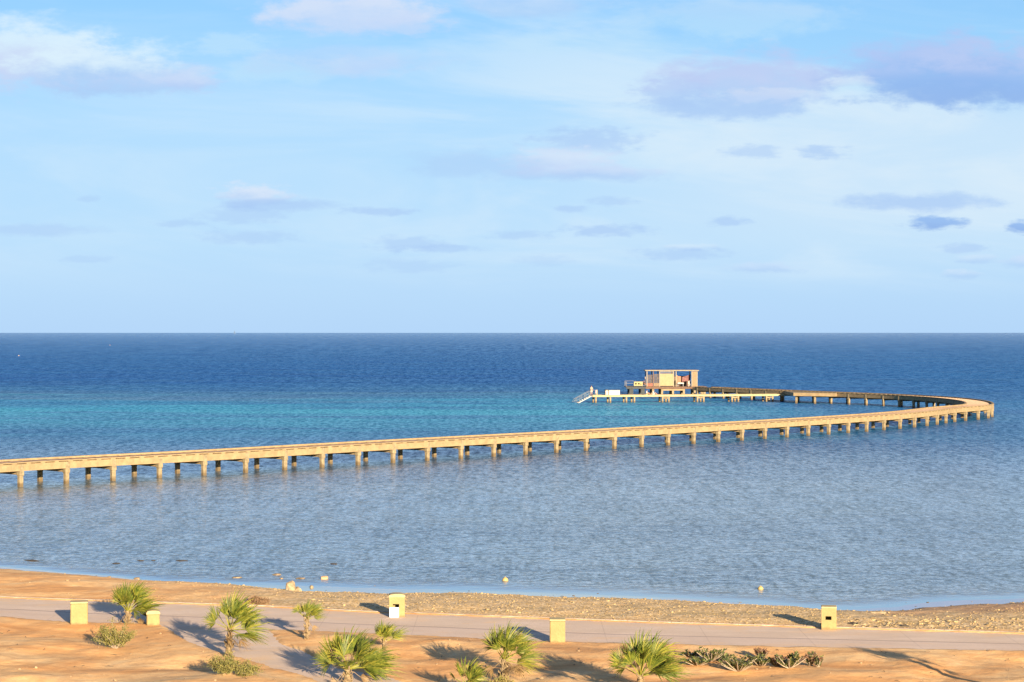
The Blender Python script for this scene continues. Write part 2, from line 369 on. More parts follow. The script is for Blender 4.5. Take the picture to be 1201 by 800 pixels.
# ------------------------------------------------------------------ sea
def sea_material():
    m = bpy.data.materials.new('sea_water'); m.use_nodes = True; N = NT(m.node_tree); p = N.n['Principled BSDF']
    P = N.n.new('ShaderNodeNewGeometry').outputs['Position']
    a = N.n.new('ShaderNodeAttribute'); a.attribute_name = 'shore'; shore = a.outputs['Fac']
    x, y, z = N.sep(P)
    wp = N.math('MULTIPLY', N.math('SUBTRACT', N.noise(N.vec('MULTIPLY', P, (.35, 1, 1)), .022, 5, .6, .5), .5), 1.0)
    t = N.math('ADD', N.math('DIVIDE', 30720.0, y), N.math('MULTIPLY', wp, 34))          # falls with distance
    t = N.math('DIVIDE', t, 320)
    # right side: the reef edge and the lagoon behave differently
    k = 1 / 320
    base = N.ramp(t, [(0, (.010, .130, .340)), (30 * k, (.008, .115, .325)), (56 * k, (.005, .100, .310)), (67 * k, (.030, .160, .340)), (73 * k, (.065, .190, .320)), (80 * k, (.016, .245, .400)), (91 * k, (.024, .310, .430)), (101 * k, (.028, .285, .410)), (113 * k, (.024, .190, .330)), (124 * k, (.022, .145, .285)), (150 * k, (.055, .125, .200)), (182 * k, (.120, .160, .155)), (1.0, (.14, .17, .15))])
    blue = N.ramp(t, [(0, (.010, .130, .340)), (80 * k, (.010, .125, .330)), (130 * k, (.025, .135, .280)), (180 * k, (.070, .135, .190)), (260 * k, (.105, .145, .165)), (1.0, (.13, .15, .14))])
    xr = N.math('DIVIDE', N.math('MULTIPLY', x, 2400), y)       # bearing from the shore
    c = N.mix(N.mr(N.math('ADD', x, N.math('MULTIPLY', wp, 60)), 30, 62, 0, .85), base, blue)
    # reef patches break the turquoise
    rp = N.noise(N.vec('MULTIPLY', P, (.22, 1, 1)), .05, 5, .7, .6)
    c = N.mix(N.math('MULTIPLY', N.mr(rp, .48, .60, 0, .55), N.mr(y, 200, 280)), c, (.018, .125, .290))
    # wind patches and weed
    pat = N.noise(N.vec('MULTIPLY', P, (.30, 1, 1)), .035, 6, .62, .3)
    c = N.mix(N.mr(pat, .5, .66, 0, .5), c, N.mix(1.0, c, (.55, .68, .86), 'MULTIPLY'))
    st = N.noise(N.vec('MULTIPLY', P, (.45, 1, 1)), .38, 4, .7)
    c = N.mix(N.mr(st, .47, .66, 0, .22), c, N.mix(1.0, c, (.5, .62, .78), 'MULTIPLY'))
    far = N.mr(y, 260, 2500)
    fs = N.noise(N.vec('MULTIPLY', P, (.35, 1, 1)), .06, 5, .75)
    c = N.mix(N.mr(fs, .45, .65, 0, .5), c, N.mix(1.0, c, (.50, .62, .80), 'MULTIPLY'))
    # sheltered water in the lagoon carries more pale sand colour just off the beach
    shal = N.mr(shore, 9, 0)
    c = N.mix(N.math('MULTIPLY', shal, .9), c, (.30, .30, .22))
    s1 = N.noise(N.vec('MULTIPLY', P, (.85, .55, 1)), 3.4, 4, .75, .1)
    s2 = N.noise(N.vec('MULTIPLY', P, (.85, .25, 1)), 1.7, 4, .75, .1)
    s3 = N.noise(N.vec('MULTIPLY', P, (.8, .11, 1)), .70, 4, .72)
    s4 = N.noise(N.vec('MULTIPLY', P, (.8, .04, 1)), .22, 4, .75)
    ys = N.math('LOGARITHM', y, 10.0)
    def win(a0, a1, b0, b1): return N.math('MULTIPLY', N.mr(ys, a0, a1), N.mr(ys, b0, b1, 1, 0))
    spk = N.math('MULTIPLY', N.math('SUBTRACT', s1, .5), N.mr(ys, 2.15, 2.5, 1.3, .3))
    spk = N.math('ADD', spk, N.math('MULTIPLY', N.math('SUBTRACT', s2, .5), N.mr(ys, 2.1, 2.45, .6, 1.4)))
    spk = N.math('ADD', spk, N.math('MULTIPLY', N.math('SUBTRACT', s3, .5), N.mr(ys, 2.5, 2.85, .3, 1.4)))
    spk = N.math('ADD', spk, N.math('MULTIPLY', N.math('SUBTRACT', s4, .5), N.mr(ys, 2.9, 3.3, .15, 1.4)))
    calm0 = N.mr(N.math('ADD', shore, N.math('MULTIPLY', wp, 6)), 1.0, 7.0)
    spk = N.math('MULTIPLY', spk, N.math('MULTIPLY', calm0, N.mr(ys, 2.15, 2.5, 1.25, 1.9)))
    c = N.mix(N.mr(spk, .0, -.16, 0, .62), c, N.mix(1.0, c, (.38, .50, .62), 'MULTIPLY'))  # dark and bright wave facets painted into the water colour
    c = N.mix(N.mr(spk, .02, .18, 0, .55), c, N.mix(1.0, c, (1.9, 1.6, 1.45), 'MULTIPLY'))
    calm = N.mr(N.math('ADD', shore, N.math('MULTIPLY', wp, 6)), 1.0, 7.0)
    P2 = N.vec('MULTIPLY', P, (.7, .8, 1))
    h = N.math('MULTIPLY', N.noise(P2, 1.1, 3, .6, .3), .18)
    h = N.math('ADD', h, N.math('MULTIPLY', N.noise(P2, .42, 3, .6), .22))
    h = N.math('ADD', h, N.math('MULTIPLY', N.noise(P2, 3.2, 2, .6), .08))
    h = N.math('ADD', h, N.math('MULTIPLY', N.math('MULTIPLY', N.noise(N.vec('MULTIPLY', P, (.5, 1, 1)), .07, 4, .65), 3.2), N.mr(y, 230, 500)))
    gust = N.mr(pat, .35, .65, .75, 1.15)
    h = N.math('MULTIPLY', N.math('MULTIPLY', h, gust), N.mr(calm, 0, 1, .004, 1.0))
    nb = N.bump(h, 1.0, 1.0)
    fr = N.n.new('ShaderNodeFresnel'); fr.inputs['IOR'].default_value = 1.33; N.l.new(nb, fr.inputs['Normal'])
    # ruffled water mirrors far less sky than a smooth sheet; the calm strip at the beach mirrors most
    cap = N.math('ADD', N.mr(y, 165, 265, .55, .19), N.math('ADD', N.mr(y, 300, 480, 0, -.08), N.mr(ys, 2.75, 4.3, 0, .36)))
    cap = N.math('MULTIPLY', cap, N.mr(spk, -.2, .2, .50, 1.65, False))
    cap = N.mr(calm, 0, 1, .62, cap)
    fac = N.math('MINIMUM', N.math('MULTIPLY', fr.outputs[0], N.mr(calm, 0, 1, 1.7, 1.5)), cap)
    df = N.n.new('ShaderNodeBsdfDiffuse'); N.put(df.inputs['Color'], c)
    gl = N.n.new('ShaderNodeBsdfAnisotropic'); N.put(gl.inputs['Color'], (1, 1, 1, 1)); N.put(gl.inputs['Roughness'], N.mr(calm, 0, 1, .02, .2)); N.l.new(nb, gl.inputs['Normal'])
    ms = N.n.new('ShaderNodeMixShader'); N.put(ms.inputs[0], fac); N.l.new(df.outputs[0], ms.inputs[1]); N.l.new(gl.outputs[0], ms.inputs[2])
    N.n.remove(p); N.l.new(ms.outputs[0], N.n['Material Output'].inputs[0])
    return m
sx = axis(-80, 80, 2, 60000); sy = np.concatenate([np.arange(84, 170, .8), 170 + np.geomspace(1, 80000, 80)])
SX, SY = np.meshgrid(sx, sy)
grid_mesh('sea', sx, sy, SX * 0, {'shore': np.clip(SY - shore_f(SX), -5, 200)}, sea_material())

# ------------------------------------------------------------------ promenade and side path
def paving_material(name, base, alt):
    m = bpy.data.materials.new(name); m.use_nodes = True; N = NT(m.node_tree); p = N.n['Principled BSDF']
    P = N.n.new('ShaderNodeNewGeometry').outputs['Position']
    a = N.n.new('ShaderNodeAttribute'); a.attribute_name = 'across'; ac = a.outputs['Fac']
    b = N.n.new('ShaderNodeAttribute'); b.attribute_name = 'along'; al = b.outputs['Fac']
    c = N.mix(N.mr(N.noise(N.vec('MULTIPLY', P, (.4, 1, 1)), .8, 5, .65), .35, .7), base, alt)
    c = N.mix(N.mr(N.noise(P, 6, 5, .7), .5, .75, 0, .3), c, (.42, .29, .22))
    dr = N.mr(N.math('ADD', N.noise(N.vec('MULTIPLY', P, (.5, 1, 1)), 1.2, 4, .6), N.math('MULTIPLY', N.math('ABSOLUTE', N.math('SUBTRACT', ac, .5)), .5)), .62, .80, 0, .7)
    c = N.mix(dr, c, (.70, .47, .27))
    seam = N.mr(N.math('ABSOLUTE', N.math('SUBTRACT', ac, N.math('ADD', .44, N.math('MULTIPLY', N.math('SUBTRACT', N.noise(P, .15, 2), .5), .05)))), .006, .02, .75, 0)
    c = N.mix(seam, c, (.26, .18, .15))
    jn = N.math('ABSOLUTE', N.math('SUBTRACT', N.math('FRACT', N.math('DIVIDE', al, 4.0)), .5))
    c = N.mix(N.mr(jn, .003, .007, .22, 0), c, (.24, .16, .12))
    c = N.mix(N.mr(ac, .43, .45, .22, 0), c, (.56, .42, .34))
    N.l.new(c, p.inputs['Base Color']); p.inputs['Roughness'].default_value = .85; p.inputs['Specular IOR Level'].default_value = .25
    N.l.new(N.bump(N.noise(P, 14, 4), .012), p.inputs['Normal'])
    return m
def strip(name, pts_a, pts_b, z, m, n=8, seamless=False):
    va = []; fs = []; ac = []; al = []; L = 0
    for i, (a, b) in enumerate(zip(pts_a, pts_b)):
        a = Vector(a[:2]); b = Vector(b[:2])
        if i: L += (a - pa).length
        pa = a
        for k in range(n + 1):
            q = a.lerp(b, k / n); va.append((q.x, q.y, z)); ac.append(k / n if not seamless else .8); al.append(L)
    for i in range(len(pts_a) - 1):
        for k in range(n): q = i * (n + 1) + k; fs.append((q, q + n + 1, q + n + 2, q + 1))
    me = bpy.data.meshes.new(name); me.from_pydata(va, [], fs); me.materials.append(m)
    for k, v in (('across', ac), ('along', al)):
        t = me.attributes.new(k, 'FLOAT', 'POINT'); t.data.foreach_set('value', v)
    me.update(); 
    o = bpy.data.objects.new(name, me); C.objects.link(o); o['kind'] = 'structure'; return o
pav = paving_material('promenade_concrete', (.60, .45, .32), (.68, .52, .385))
pxs = np.concatenate([np.linspace(-60, -36, 12)[:-1], np.arange(-36, 36.1, .5), np.linspace(36, 60, 12)[1:]])
strip('promenade', [(x, float(near_f(x)) - .35) for x in pxs], [(x, float(far_f(x)) + .12) for x in pxs], G - .012, pav)
def widen(e, dxp): return [at(x + dxp, y) for x, y in e]
strip('footpath', widen(lowe, -6), widen(uppe, 6), G - .016, pav, 6, True)
kb = MB()
kxs = np.arange(-60, 60, .9)
for a, b in zip(kxs[:-1], kxs[1:]):
    A_ = Vector((a, float(far_f(a)) + .17, 0)); B_ = Vector((b, float(far_f(b)) + .17, 0)); d = B_ - A_
    kb.box(((A_.x + B_.x) / 2, (A_.y + B_.y) / 2, G - .06), (d.length - .012, .12, .20), math.atan2(d.y, d.x), .01)
k_ = kb.build('kerb', mat('kerb_concrete', (.42, .34, .26), var=.3, coord='World', bump=.01)); k_['kind'] = 'structure'

# ------------------------------------------------------------------ shingle and stones
peb = mat('beach_stone', (.48, .345, .165), var=.4, scale=2.7, coord='World', col2=(.18, .125, .055), detail=2)
rnd = random.Random(3)
pb = MB(); cnt = 0
def hz(x, y): return float(height(np.array([x]), np.array([y]))[0][0])
N_P = 15000
px_ = np.array([rnd.uniform(-18, 30) for _ in range(N_P)]); u_ = np.array([rnd.random() for _ in range(N_P)])
Sx = shore_f(px_); Ax = far_f(px_); py_ = Ax + .35 + u_ * (Sx - Ax + .9)
hh, _, _, _ = height(px_, py_); nn = fbm(px_, py_, .6, 91)
for i in range(N_P):
    x, y, u = px_[i], py_[i], u_[i]
    if x < -9 and rnd.random() > (x + 19) / 10 * (.2 + .9 * (u > .5)): continue
    if x > 14 and u > .42 + nn[i] and rnd.random() < .9: continue
    s = min(.11, .018 + rnd.expovariate(1 / .012)) * (1.5 if (x > 14 and u < .3) else 1.0)
    if u > .96: s *= 1.2
    pb.rock((x, y, hh[i] + s * .15), (s * rnd.uniform(.8, 1.4), s * rnd.uniform(.8, 1.2), s * rnd.uniform(.3, .6)), rnd, 0)
o = pb.build('shingle', peb); tag(o, 'loose brown and grey shingle strewn between the promenade and the waterline', 'shingle', kind='stuff')

pale_rock = mat('pale_limestone', (.30, .225, .13), var=.4, scale=4, bump=.05, bscale=9)
dark_rock = mat('dark_weedy_rock', (.09, .07, .045), var=.4, scale=4, bump=.04)
tan_rock = mat('tan_stone', (.34, .24, .13), var=.4, scale=5, bump=.04)
def rock(px, py, h, size, m, label, name='rock', group=None, seed=0, sub=2, lift=.35):
    p = at(px, py, h); b = MB(); b.rock((0, 0, size[2] * lift), size, random.Random(seed), sub)
    o = b.build(name, m, loc=p); tag(o, label, 'rock', group); return o
rock(341, 697, .25, (.34, .30, .42), pale_rock, 'tall pale boulder standing at the waterline, biggest rock on the beach', 'boulder', seed=4, lift=.6)
rock(349, 697.5, .25, (.22, .2, .24), pale_rock, 'low pale rock leaning on the right side of the tall boulder', 'boulder', seed=9, lift=.6)
rock(331, 694.5, .1, (.34, .2, .08), dark_rock, 'flat dark slab of rock left of the tall boulder, at the water', seed=2)
rock(333, 702.5, .35, (.20, .2, .16), dark_rock, 'small dark stone on the shingle in front of the tall boulder', seed=3)
rock(1031, 726, .4, (.46, .25, .26), pale_rock, 'pale leaning slab of rock on the right beach, past the bin with the square hole', 'boulder', seed=12, lift=.5)
rock(380.5, 679.5, -.02, (.22, .2, .17), mat('orange_stone', (.52, .32, .17), var=.3), 'round orange stone standing out of the shallow water', seed=5, lift=.3)
rock(365, 689.5, -.02, (.13, .12, .1), pale_rock, 'small pale stone in the calm water right of the tall boulder', seed=6, lift=.3)
for i, (x, y, w, l, mm) in enumerate([(38, 657.5, 1.3, 'longest dark strip of weedy rock at the surface, farthest left in the lagoon', dark_rock), (165, 657.8, .45, 'short dark weedy rock, left of the flat one in the lagoon', dark_rock), (180, 657.5, .3, 'tiny dark weedy rock between the short and the flat one', dark_rock), (213, 657.8, .9, 'flat dark weedy rock right of the two little ones', dark_rock), (137, 661, .7, 'faint dark rock just under the surface, nearer the beach than the others', dark_rock), (391, 661.5, .75, 'lone dark sliver of rock in the lagoon beyond the orange stone', dark_rock),
    (278, 677.5, .7, 'low brown reef patch in the shallows left of the tall boulder', tan_rock), (325, 674, .6, 'faint brown reef patch farthest out behind the tall boulder', tan_rock), (353, 678.5, .65, 'low brown reef patch just left of the orange stone', tan_rock), (330, 678.8, .25, 'small brown reef knob behind the tall boulder', tan_rock), (161, 678.5, .5, 'brown stone patch off the sandy bank on the left', tan_rock), (128, 677, .3, 'small brown stone off the sandy bank, above the leftmost palm', tan_rock), (145, 681.5, .35, 'brown stone at the edge of the sandy bank', tan_rock)]):
    rock(x, y, 0, (w * .42, .16 + .16 * w, .035 + .02 * (mm is tan_rock)), mm, l, 'reef_rock', 'low rocks showing in the shallows', seed=20 + i, lift=.1)
for i, (x, y, s, l) in enumerate([(1000, 735, .2, 'grey stone nearest the right bin on the promenade edge'), (1005, 731.5, .17, 'dark stone behind the grey one right of the bin'), (1012, 735.5, .2, 'third stone of the row right of the bin'), (1056, 737, .18, 'first stone of the group before the leaning slab'), (1062, 738.5, .2, 'middle stone of the group before the leaning slab'), (1090, 738, .2, 'pale stone right of the leaning slab, on the promenade edge'), (1098, 740, .17, 'dark stone at the right end of the promenade edge row'), (968 - 5, 735.5, .15, 'small dark stone left of the bin with the square hole')]):
    rock(x, y, .66, (s * 1.3, s, s * .8), dark_rock if i in (0, 1, 4, 6, 7) else pale_rock, l, 'stone', 'larger stones along the promenade edge', seed=50 + i)

wl_ = MB(); r9 = random.Random(19)
for k in range(300):
    x = r9.uniform(-22, 27); y = float(shore_f(x)) + r9.gauss(.3, .9) + (r9.random() < .12) * r9.uniform(0, 4)
    z = max(hz(x, y), -.02); sz = min(.10, .025 + r9.expovariate(1 / .02)); wl_.rock((x, y, z), (sz * 1.3, sz, sz * .6), r9, 0)
o = wl_.build('waterline_pebbles', mat('wet_dark_stone', (.13, .095, .055), var=.5, scale=3, coord='World', rough=.5)); tag(o, 'wet dark pebbles scattered along the edge of the water', 'pebbles', kind='stuff')

# ------------------------------------------------------------------ jetty
conc = mat('jetty_concrete', (.285, .205, .105), var=.2, scale=1.6, coord='World', bump=.02, bscale=6)  # one even tan concrete for beams, kerbs and bay
conc_pile = mat('weathered_pile_concrete', (.24, .185, .11), var=.35, scale=3.0, coord='World', bump=.03, bscale=6)
def tide_material():
    m = mat('pile_concrete_with_tide_mark', (.25, .195, .11), var=.3, scale=3.2, coord='World', bump=.03, bscale=6)
    N = NT(m.node_tree); p = N.n['Principled BSDF']; src = p.inputs['Base Color'].links[0].from_socket
    P = N.n.new('ShaderNodeNewGeometry').outputs['Position']; _, _, z = N.sep(P)
    w = N.mr(N.math('ADD', z, N.math('MULTIPLY', N.math('SUBTRACT', N.noise(P, 2.5, 3), .5), .35)), .50, .15, 0, .85)
    N.l.new(N.mix(w, src, (.11, .075, .035)), p.inputs['Base Color']); return m
pile_m = tide_material()
deck_m = mat('jetty_deck_planks', (.24, .155, .105), var=.3, scale=2.2, coord='World', stretch=(1, 1, 1))
DZ = 1.85
edge_px = [(-260, 602), (-120, 583), (48, 569.5), (253, 557), (473, 542.3), (696, 528.3), (882, 516), (1011, 506.8), (1082, 500.5), (1124, 494.6)]
ctrl = [Vector((p.x, p.y)) for p in (at(x, y, 0) for x, y in edge_px)]
# camera side edge -> centre line
HW = 2.15
cen = []
for i, p in enumerate(ctrl):
    d = (ctrl[min(i + 1, len(ctrl) - 1)] - ctrl[max(i - 1, 0)]).normalized(); cen.append(p + Vector((-d.y, d.x)) * HW)
cen += [Vector(q) for q in ((69.3, 306), (72.3, 317.5), (73.1, 329), (71.9, 341), (68.0, 353), (62.3, 363.5), (56, 373.5), (49, 386), (42.6, 398), (37.5, 408.5))]
def catmull(P, n=24):
    out = []
    for i in range(len(P) - 1):
        a, b, c, d = P[max(i - 1, 0)], P[i], P[i + 1], P[min(i + 2, len(P) - 1)]
        for k in range(n):
            t = k / n; out.append(.5 * ((2 * b) + (c - a) * t + (2 * a - 5 * b + 4 * c - d) * t * t + (3 * b - a - 3 * c + d) * t ** 3))
    out.append(P[-1]); return out
cp = catmull(cen)
def resample(P, step):
    out = [P[0]]; acc = 0; need = step
    for a, b in zip(P[:-1], P[1:]):
        L = (b - a).length
        while L > 0 and acc + L >= need:
            out.append(a.lerp(b, (need - acc) / L)); need += step
        acc += L
    return out
def frames(P):
    R_ = []
    for i, p in enumerate(P):
        d = (P[min(i + 1, len(P) - 1)] - P[max(i - 1, 0)]).normalized(); R_.append((p, d, Vector((-d.y, d.x))))
    return R_
def sweep(mb, fr, prof):
    """prof: list of (offset to the left, z); closed section"""
    n = len(prof); vs = []; fs = []
    for p, d, s in fr:
        for (o_, z_) in prof: q = p + s * o_; vs.append((q.x, q.y, z_))
    for i in range(len(fr) - 1):
        for k in range(n): j = (k + 1) % n; fs.append((i * n + j, i * n + k, (i + 1) * n + k, (i + 1) * n + j))
    fs.append(tuple(range(n))); fs.append(tuple(reversed(range((len(fr) - 1) * n, len(fr) * n))))
    mb.add(vs, fs)
jr = thing('jetty', 'long concrete jetty on piles curving out over the lagoon and back to the hut', 'jetty', (0, 0, 0))
arc = [0.0]
for p0, p1 in zip(cp[:-1], cp[1:]): arc.append(arc[-1] + (p1 - p0).length)
LEN = arc[-1]; _cx = np.array([p.x for p in cp]); _cy = np.array([p.y for p in cp])
def frame_at(u):
    f = lambda q: Vector((float(np.interp(q, arc, _cx)), float(np.interp(q, arc, _cy))))
    p = f(u); d = (f(min(LEN, u + .6)) - f(max(0, u - .6))).normalized(); return p, d, Vector((-d.y, d.x))
def sweep_var(mb, us, prof):
    n = len(prof(0)); vs = []; fs = []
    for i, u in enumerate(us):
        p, d, s_ = frame_at(u)
        for (o_, z_) in prof(i): q = p + s_ * o_; vs.append((q.x, q.y, z_))
    for i in range(len(us) - 1):
        for k in range(n): j = (k + 1) % n; fs.append((i * n + j, i * n + k, (i + 1) * n + k, (i + 1) * n + j))
    fs.append(tuple(range(n))); fs.append(tuple(reversed(range((len(us) - 1) * n, len(us) * n)))); mb.add(vs, fs)
fine = [frame_at(u) for u in np.arange(0, LEN, .8)]
# deck: planks with a raised pale board every few paces
us = []; up_ = []
for u in np.arange(0, LEN - 1.5, 1.21):
    us += [u, u + .25, u + .26, u + 1.20]; up_ += [1, 1, 0, 0]
b = MB(); iw = HW - .16
sweep_var(b, us, lambda i: [(-iw, DZ - .22), (iw, DZ - .22), (iw, DZ + .04 * up_[i]), (-iw, DZ + .04 * up_[i])])
deck_boards = mat('jetty_deck_boards', (.24, .155, .105), var=.3, scale=2.2, coord='World')
N_ = NT(deck_boards.node_tree); p_ = N_.n['Principled BSDF']; src_ = p_.inputs['Base Color'].links[0].from_socket
_, _, zz_ = N_.sep(N_.n.new('ShaderNodeNewGeometry').outputs['Position'])
N_.l.new(N_.mix(N_.mr(zz_, DZ + .02, DZ + .035), src_, (.42, .30, .19)), p_.inputs['Base Color'])
b.build('deck', deck_boards, jr)
for sg in (-1, 1):
    b = MB(); o1, o2 = sg * (HW - .155), sg * HW
    sweep(b, fine, [(min(o1, o2), DZ - .54), (max(o1, o2), DZ - .54), (max(o1, o2), DZ + .03), (min(o1, o2), DZ + .03)])
    b.build('edge_beam', conc, jr)
# slotted kerb along both edges
us = []; dp_ = []
for u in np.arange(0, LEN - 1.5, 1.45):
    us += [u, u + .44, u + .45, u + 1.44]; dp_ += [0, 0, 1, 1]
for sg in (-1, 1):
    b = MB(); ou = HW + .02; inn = HW - .29
    def prof(i):
        n_ = ou - (.25 if dp_[i] else .004)
        P_ = [(ou, DZ + .034), (ou, DZ + .036), (n_, DZ + .038), (n_, DZ + .108), (ou, DZ + .110), (ou, DZ + .185), (inn, DZ + .185), (inn, DZ + .034)]
        P_ = [(sg * a_, z_) for a_, z_ in P_]
        return P_[::-1] if sg > 0 else P_
    sweep_var(b, us, prof); b.build('kerb_rail', conc, jr)
bents = frames(resample(cp, 4.75))
piles = []
for i, (p, d, s) in enumerate(bents):
    rz = math.atan2(d.y, d.x)
    vis = at(0, 400)  # unused
    u = p.x / p.y * F + 600
    b = MB(); b.box((p.x, p.y, DZ - .545), (.40, 2 * HW - .33, .62), rz, .02); b.build('cross_beam', conc, jr)
    for sg in (-1, 1):
        q = p + s * sg * (HW - .20)
        piles.append((u > -30, -q.y, q, rz, sg, s))
order = sorted(range(len(piles)), key=lambda i: (not piles[i][0], -piles[i][1]))
def pile_into(b, q, rz, sg, s):
    b.box((q.x, q.y, -.9), (.37, .37, 3.9), rz, .03)
    w = q + s * sg * .145
    b.box((w.x, w.y, DZ - .31), (.38, .20, .66), rz, .02)
    b.box((q.x, q.y, DZ - .76), (.47, .47, .36), rz, .03)
rest = MB()
for k, i in enumerate(order):
    _, _, q, rz, sg, s = piles[i]
    if k < 100: b = MB(); pile_into(b, q, rz, sg, s); b.build('pile', pile_m, jr)
    else: pile_into(rest, q, rz, sg, s)
ro = rest.build('pile', pile_m, jr); ro['kind'] = 'stuff'

# widened bay of the jetty beside the landing
b = MB(); pol = [(50.7, 368.6), (57.6, 365.0), (59.0, 368.0), (52.6, 380.2), (50.4, 380.4)]; n = len(pol)
b.add([(x, y, DZ - .48) for x, y in pol] + [(x, y, DZ + .10) for x, y in pol], [tuple(reversed(range(n))), tuple(range(n, 2 * n))] + [(i, (i + 1) % n, (i + 1) % n + n, i + n) for i in range(n)])
b.build('deck_bay', conc, jr)
for q in ((51.3, 369.1), (54.4, 367.4)): b = MB(); b.box((q[0], q[1], -.2), (.34, .34, 3.0), -.45, .03); b.build('bay_pile', pile_m, jr)

# ------------------------------------------------------------------ low landing stage
wood_pale = mat('pale_landing_boards', (.36, .29, .15), var=.2, coord='World')  # single pale tone for the landing beams and the post
Lz = 1.38
La, Lb = Vector((14.6, 372.0)), Vector((52.6, 379.0))
ld = (Lb - La).normalized(); ls = Vector((-ld.y, ld.x)); lrz = math.atan2(ld.y, ld.x); LL = (Lb - La).length
ls_root = thing('landing_stage', 'low pale landing stage with steps into the water, below the hut', 'landing stage', (La.x, La.y, 0), lrz)
def lbx(name, c, size, m, par=ls_root, bev=0.0, tilt=None): b = MB(); b.box(c, size, 0, bev, tilt); return b.build(name, m, par)
lbx('deck', (LL / 2, 1.3, Lz - .06), (LL, 2.5, .12), deck_m)
lbx('edge_beam', (LL / 2, -.03, Lz - .14), (LL, .14, .34), wood_pale)
lbx('edge_beam', (LL / 2, 2.63, Lz - .14), (LL, .14, .34), wood_pale)
for k, x in enumerate([.7, 3.4, 6.4, 7.9, 13.2, 14.4, 19.8, 21.0, 26.4, 27.6, 33.0, 34.2]):
    lbx('pile', (x, .20, -.35), (.30, .30, 3.1), pile_m, bev=.02); lbx('pile', (x, 2.35, -.35), (.30, .30, 3.1), pile_m, bev=.02)
    if k % 2 == 0 and k > 2: lbx('cross_beam', (x + .6, .20, .82), (1.5, .24, .22), conc_pile)
white_m = mat('white_paint', (.42, .40, .35), rough=.5, var=.06)
metal_m = mat('galvanised_rail', (.20, .20, .19), rough=.4, var=.1, spec=.5)
st = MB()
ln = math.hypot(3.1, 1.6); ang = math.atan2(1.6, 3.1)
tl = Matrix.Rotation(-ang, 3, 'Y')
for yy_ in (.25, 1.45): st.box((-1.5, yy_, Lz - .86), (ln, .05, .13), 0, 0, tl)
sco = st.build('staircase', white_m, ls_root)
for k in range(7): lbx('step', (-.35 - k * .42, .85, Lz - .28 - k * .215), (.30, 1.12, .05), mat('grey_step', (.28, .26, .22)) if k == 0 else bpy.data.materials['grey_step'], sco)
for yy_ in (.25, 1.45):
    hb = MB(); hb.tube([(.6, yy_, Lz), (.6, yy_, Lz + .95), (0, yy_, Lz + .95), (-3.1, yy_, Lz - .65), (-3.4, yy_, Lz - 1.2)], .03, 6)
    for k in range(4): hb.tube([(-.3 - k * .85, yy_, Lz - .2 - k * .44), (-.3 - k * .85, yy_, Lz + .8 - k * .44)], .022, 6)
    hb.tube([(0, yy_, Lz + .5), (-3.0, yy_, Lz - 1.05)], .02, 6)
    hb.build('handrail', metal_m, sco)
def on_landing(x, y): q = La + ld * x + ls * y; return (q.x, q.y, Lz + .002)
bx = thing('storage_box', 'long white storage box with a dark lid on the landing stage', 'box', on_landing(4.3, 1.2), lrz)
lbx('body', (0, 0, .43), (2.05, .9, .86), white_m, bx, .03); lbx('lid', (0, 0, .90), (2.1, .95, .08), mat('dark_lid', (.10, .10, .09)), bx, .02)
bx = thing('storage_box', 'narrow grey locker against the left end of the long white box', 'locker', on_landing(2.93, 1.25), lrz)
lbx('body', (0, 0, .42), (.52, .8, .84), mat('grey_locker', (.42, .36, .29)), bx, .02); lbx('lid', (0, 0, .92), (.56, .84, .14), bpy.data.materials['dark_lid'], bx, .03)
ps = thing('mooring_post', 'short pale post with a pink cloth over it beside the landing steps', 'post', on_landing(.98, .6), lrz)
b = MB(); b.tube([(0, 0, 0), (0, 0, .95), (0, 0, 1.0)], [.11, .11, .07], 10); b.build('post', wood_pale, ps)
b = MB(); b.box((-.16, -.02, .62), (.20, .16, .62), .2, .03); b.build('cloth', mat('pink_cloth', (.55, .33, .33)), ps)

# ------------------------------------------------------------------ the hut and its platform
HX0, HX1, HY0, HY1 = 27.3, 37.7, 414.5, 420.5
HW_ = HX1 - HX0
ochre = mat('ochre_panel', (.30, .23, .12), var=.12, scale=2)
frame_m = mat('pale_timber_frame', (.27, .225, .15), var=.15)
brown_m = mat('dark_timber', (.13, .085, .06), var=.3)
plat = thing('hut_platform', 'timber platform on piles at the seaward end of the jetty, under the hut', 'platform', (HX0, HY0, 0))
def pbx(name, c, size, m, par, bev=0.0): b = MB(); b.box(c, size, 0, bev); return b.build(name, m, par)
pbx('deck', (3.9, 2.3, DZ - .09), (16.3, 7.6, .17), deck_m, plat)
pbx('edge_beam', (5.9, -1.575, DZ - .22), (12.4, .14, .42), mat('brown_fascia', (.13, .075, .045), var=.3), plat)
grey_t = mat('dark_grey_timber', (.05, .055, .055), var=.25)  # dark grey timber of the platform's left end and some legs
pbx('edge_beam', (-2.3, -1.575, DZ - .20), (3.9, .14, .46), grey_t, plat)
for x in (-3.2, -.9, 1.2, 3.0, 5.2, 7.4, 9.6, 11.6):
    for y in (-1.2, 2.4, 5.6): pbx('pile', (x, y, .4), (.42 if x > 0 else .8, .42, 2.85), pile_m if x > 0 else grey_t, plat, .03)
pbx('cross_beam', (5.2, -1.35, DZ - .62), (4.4, .2, .30), conc, plat)
hut = thing('beach_hut', 'flat roofed open timber hut with a blank ochre panel at the end of the jetty', 'hut', (HX0, HY0, DZ + .004))
HH = 3.15
rf = pbx('roof', (HW_ / 2 - .1, 2.6, HH + .09), (HW_ + .5, 5.8, .18), frame_m, hut, .02)
for x in (.05, 1.35, 2.62, 5.45, 5.95, 9.15, 10.2):
    for y in (.1, 5.2): pbx('post', (x, y, HH / 2 - .001), (.17, .17, HH), frame_m if x not in (1.35,) else brown_m, hut)
pbx('wall_panel', (4.03, .06, 1.38), (2.64, .08, 2.5), ochre, hut)
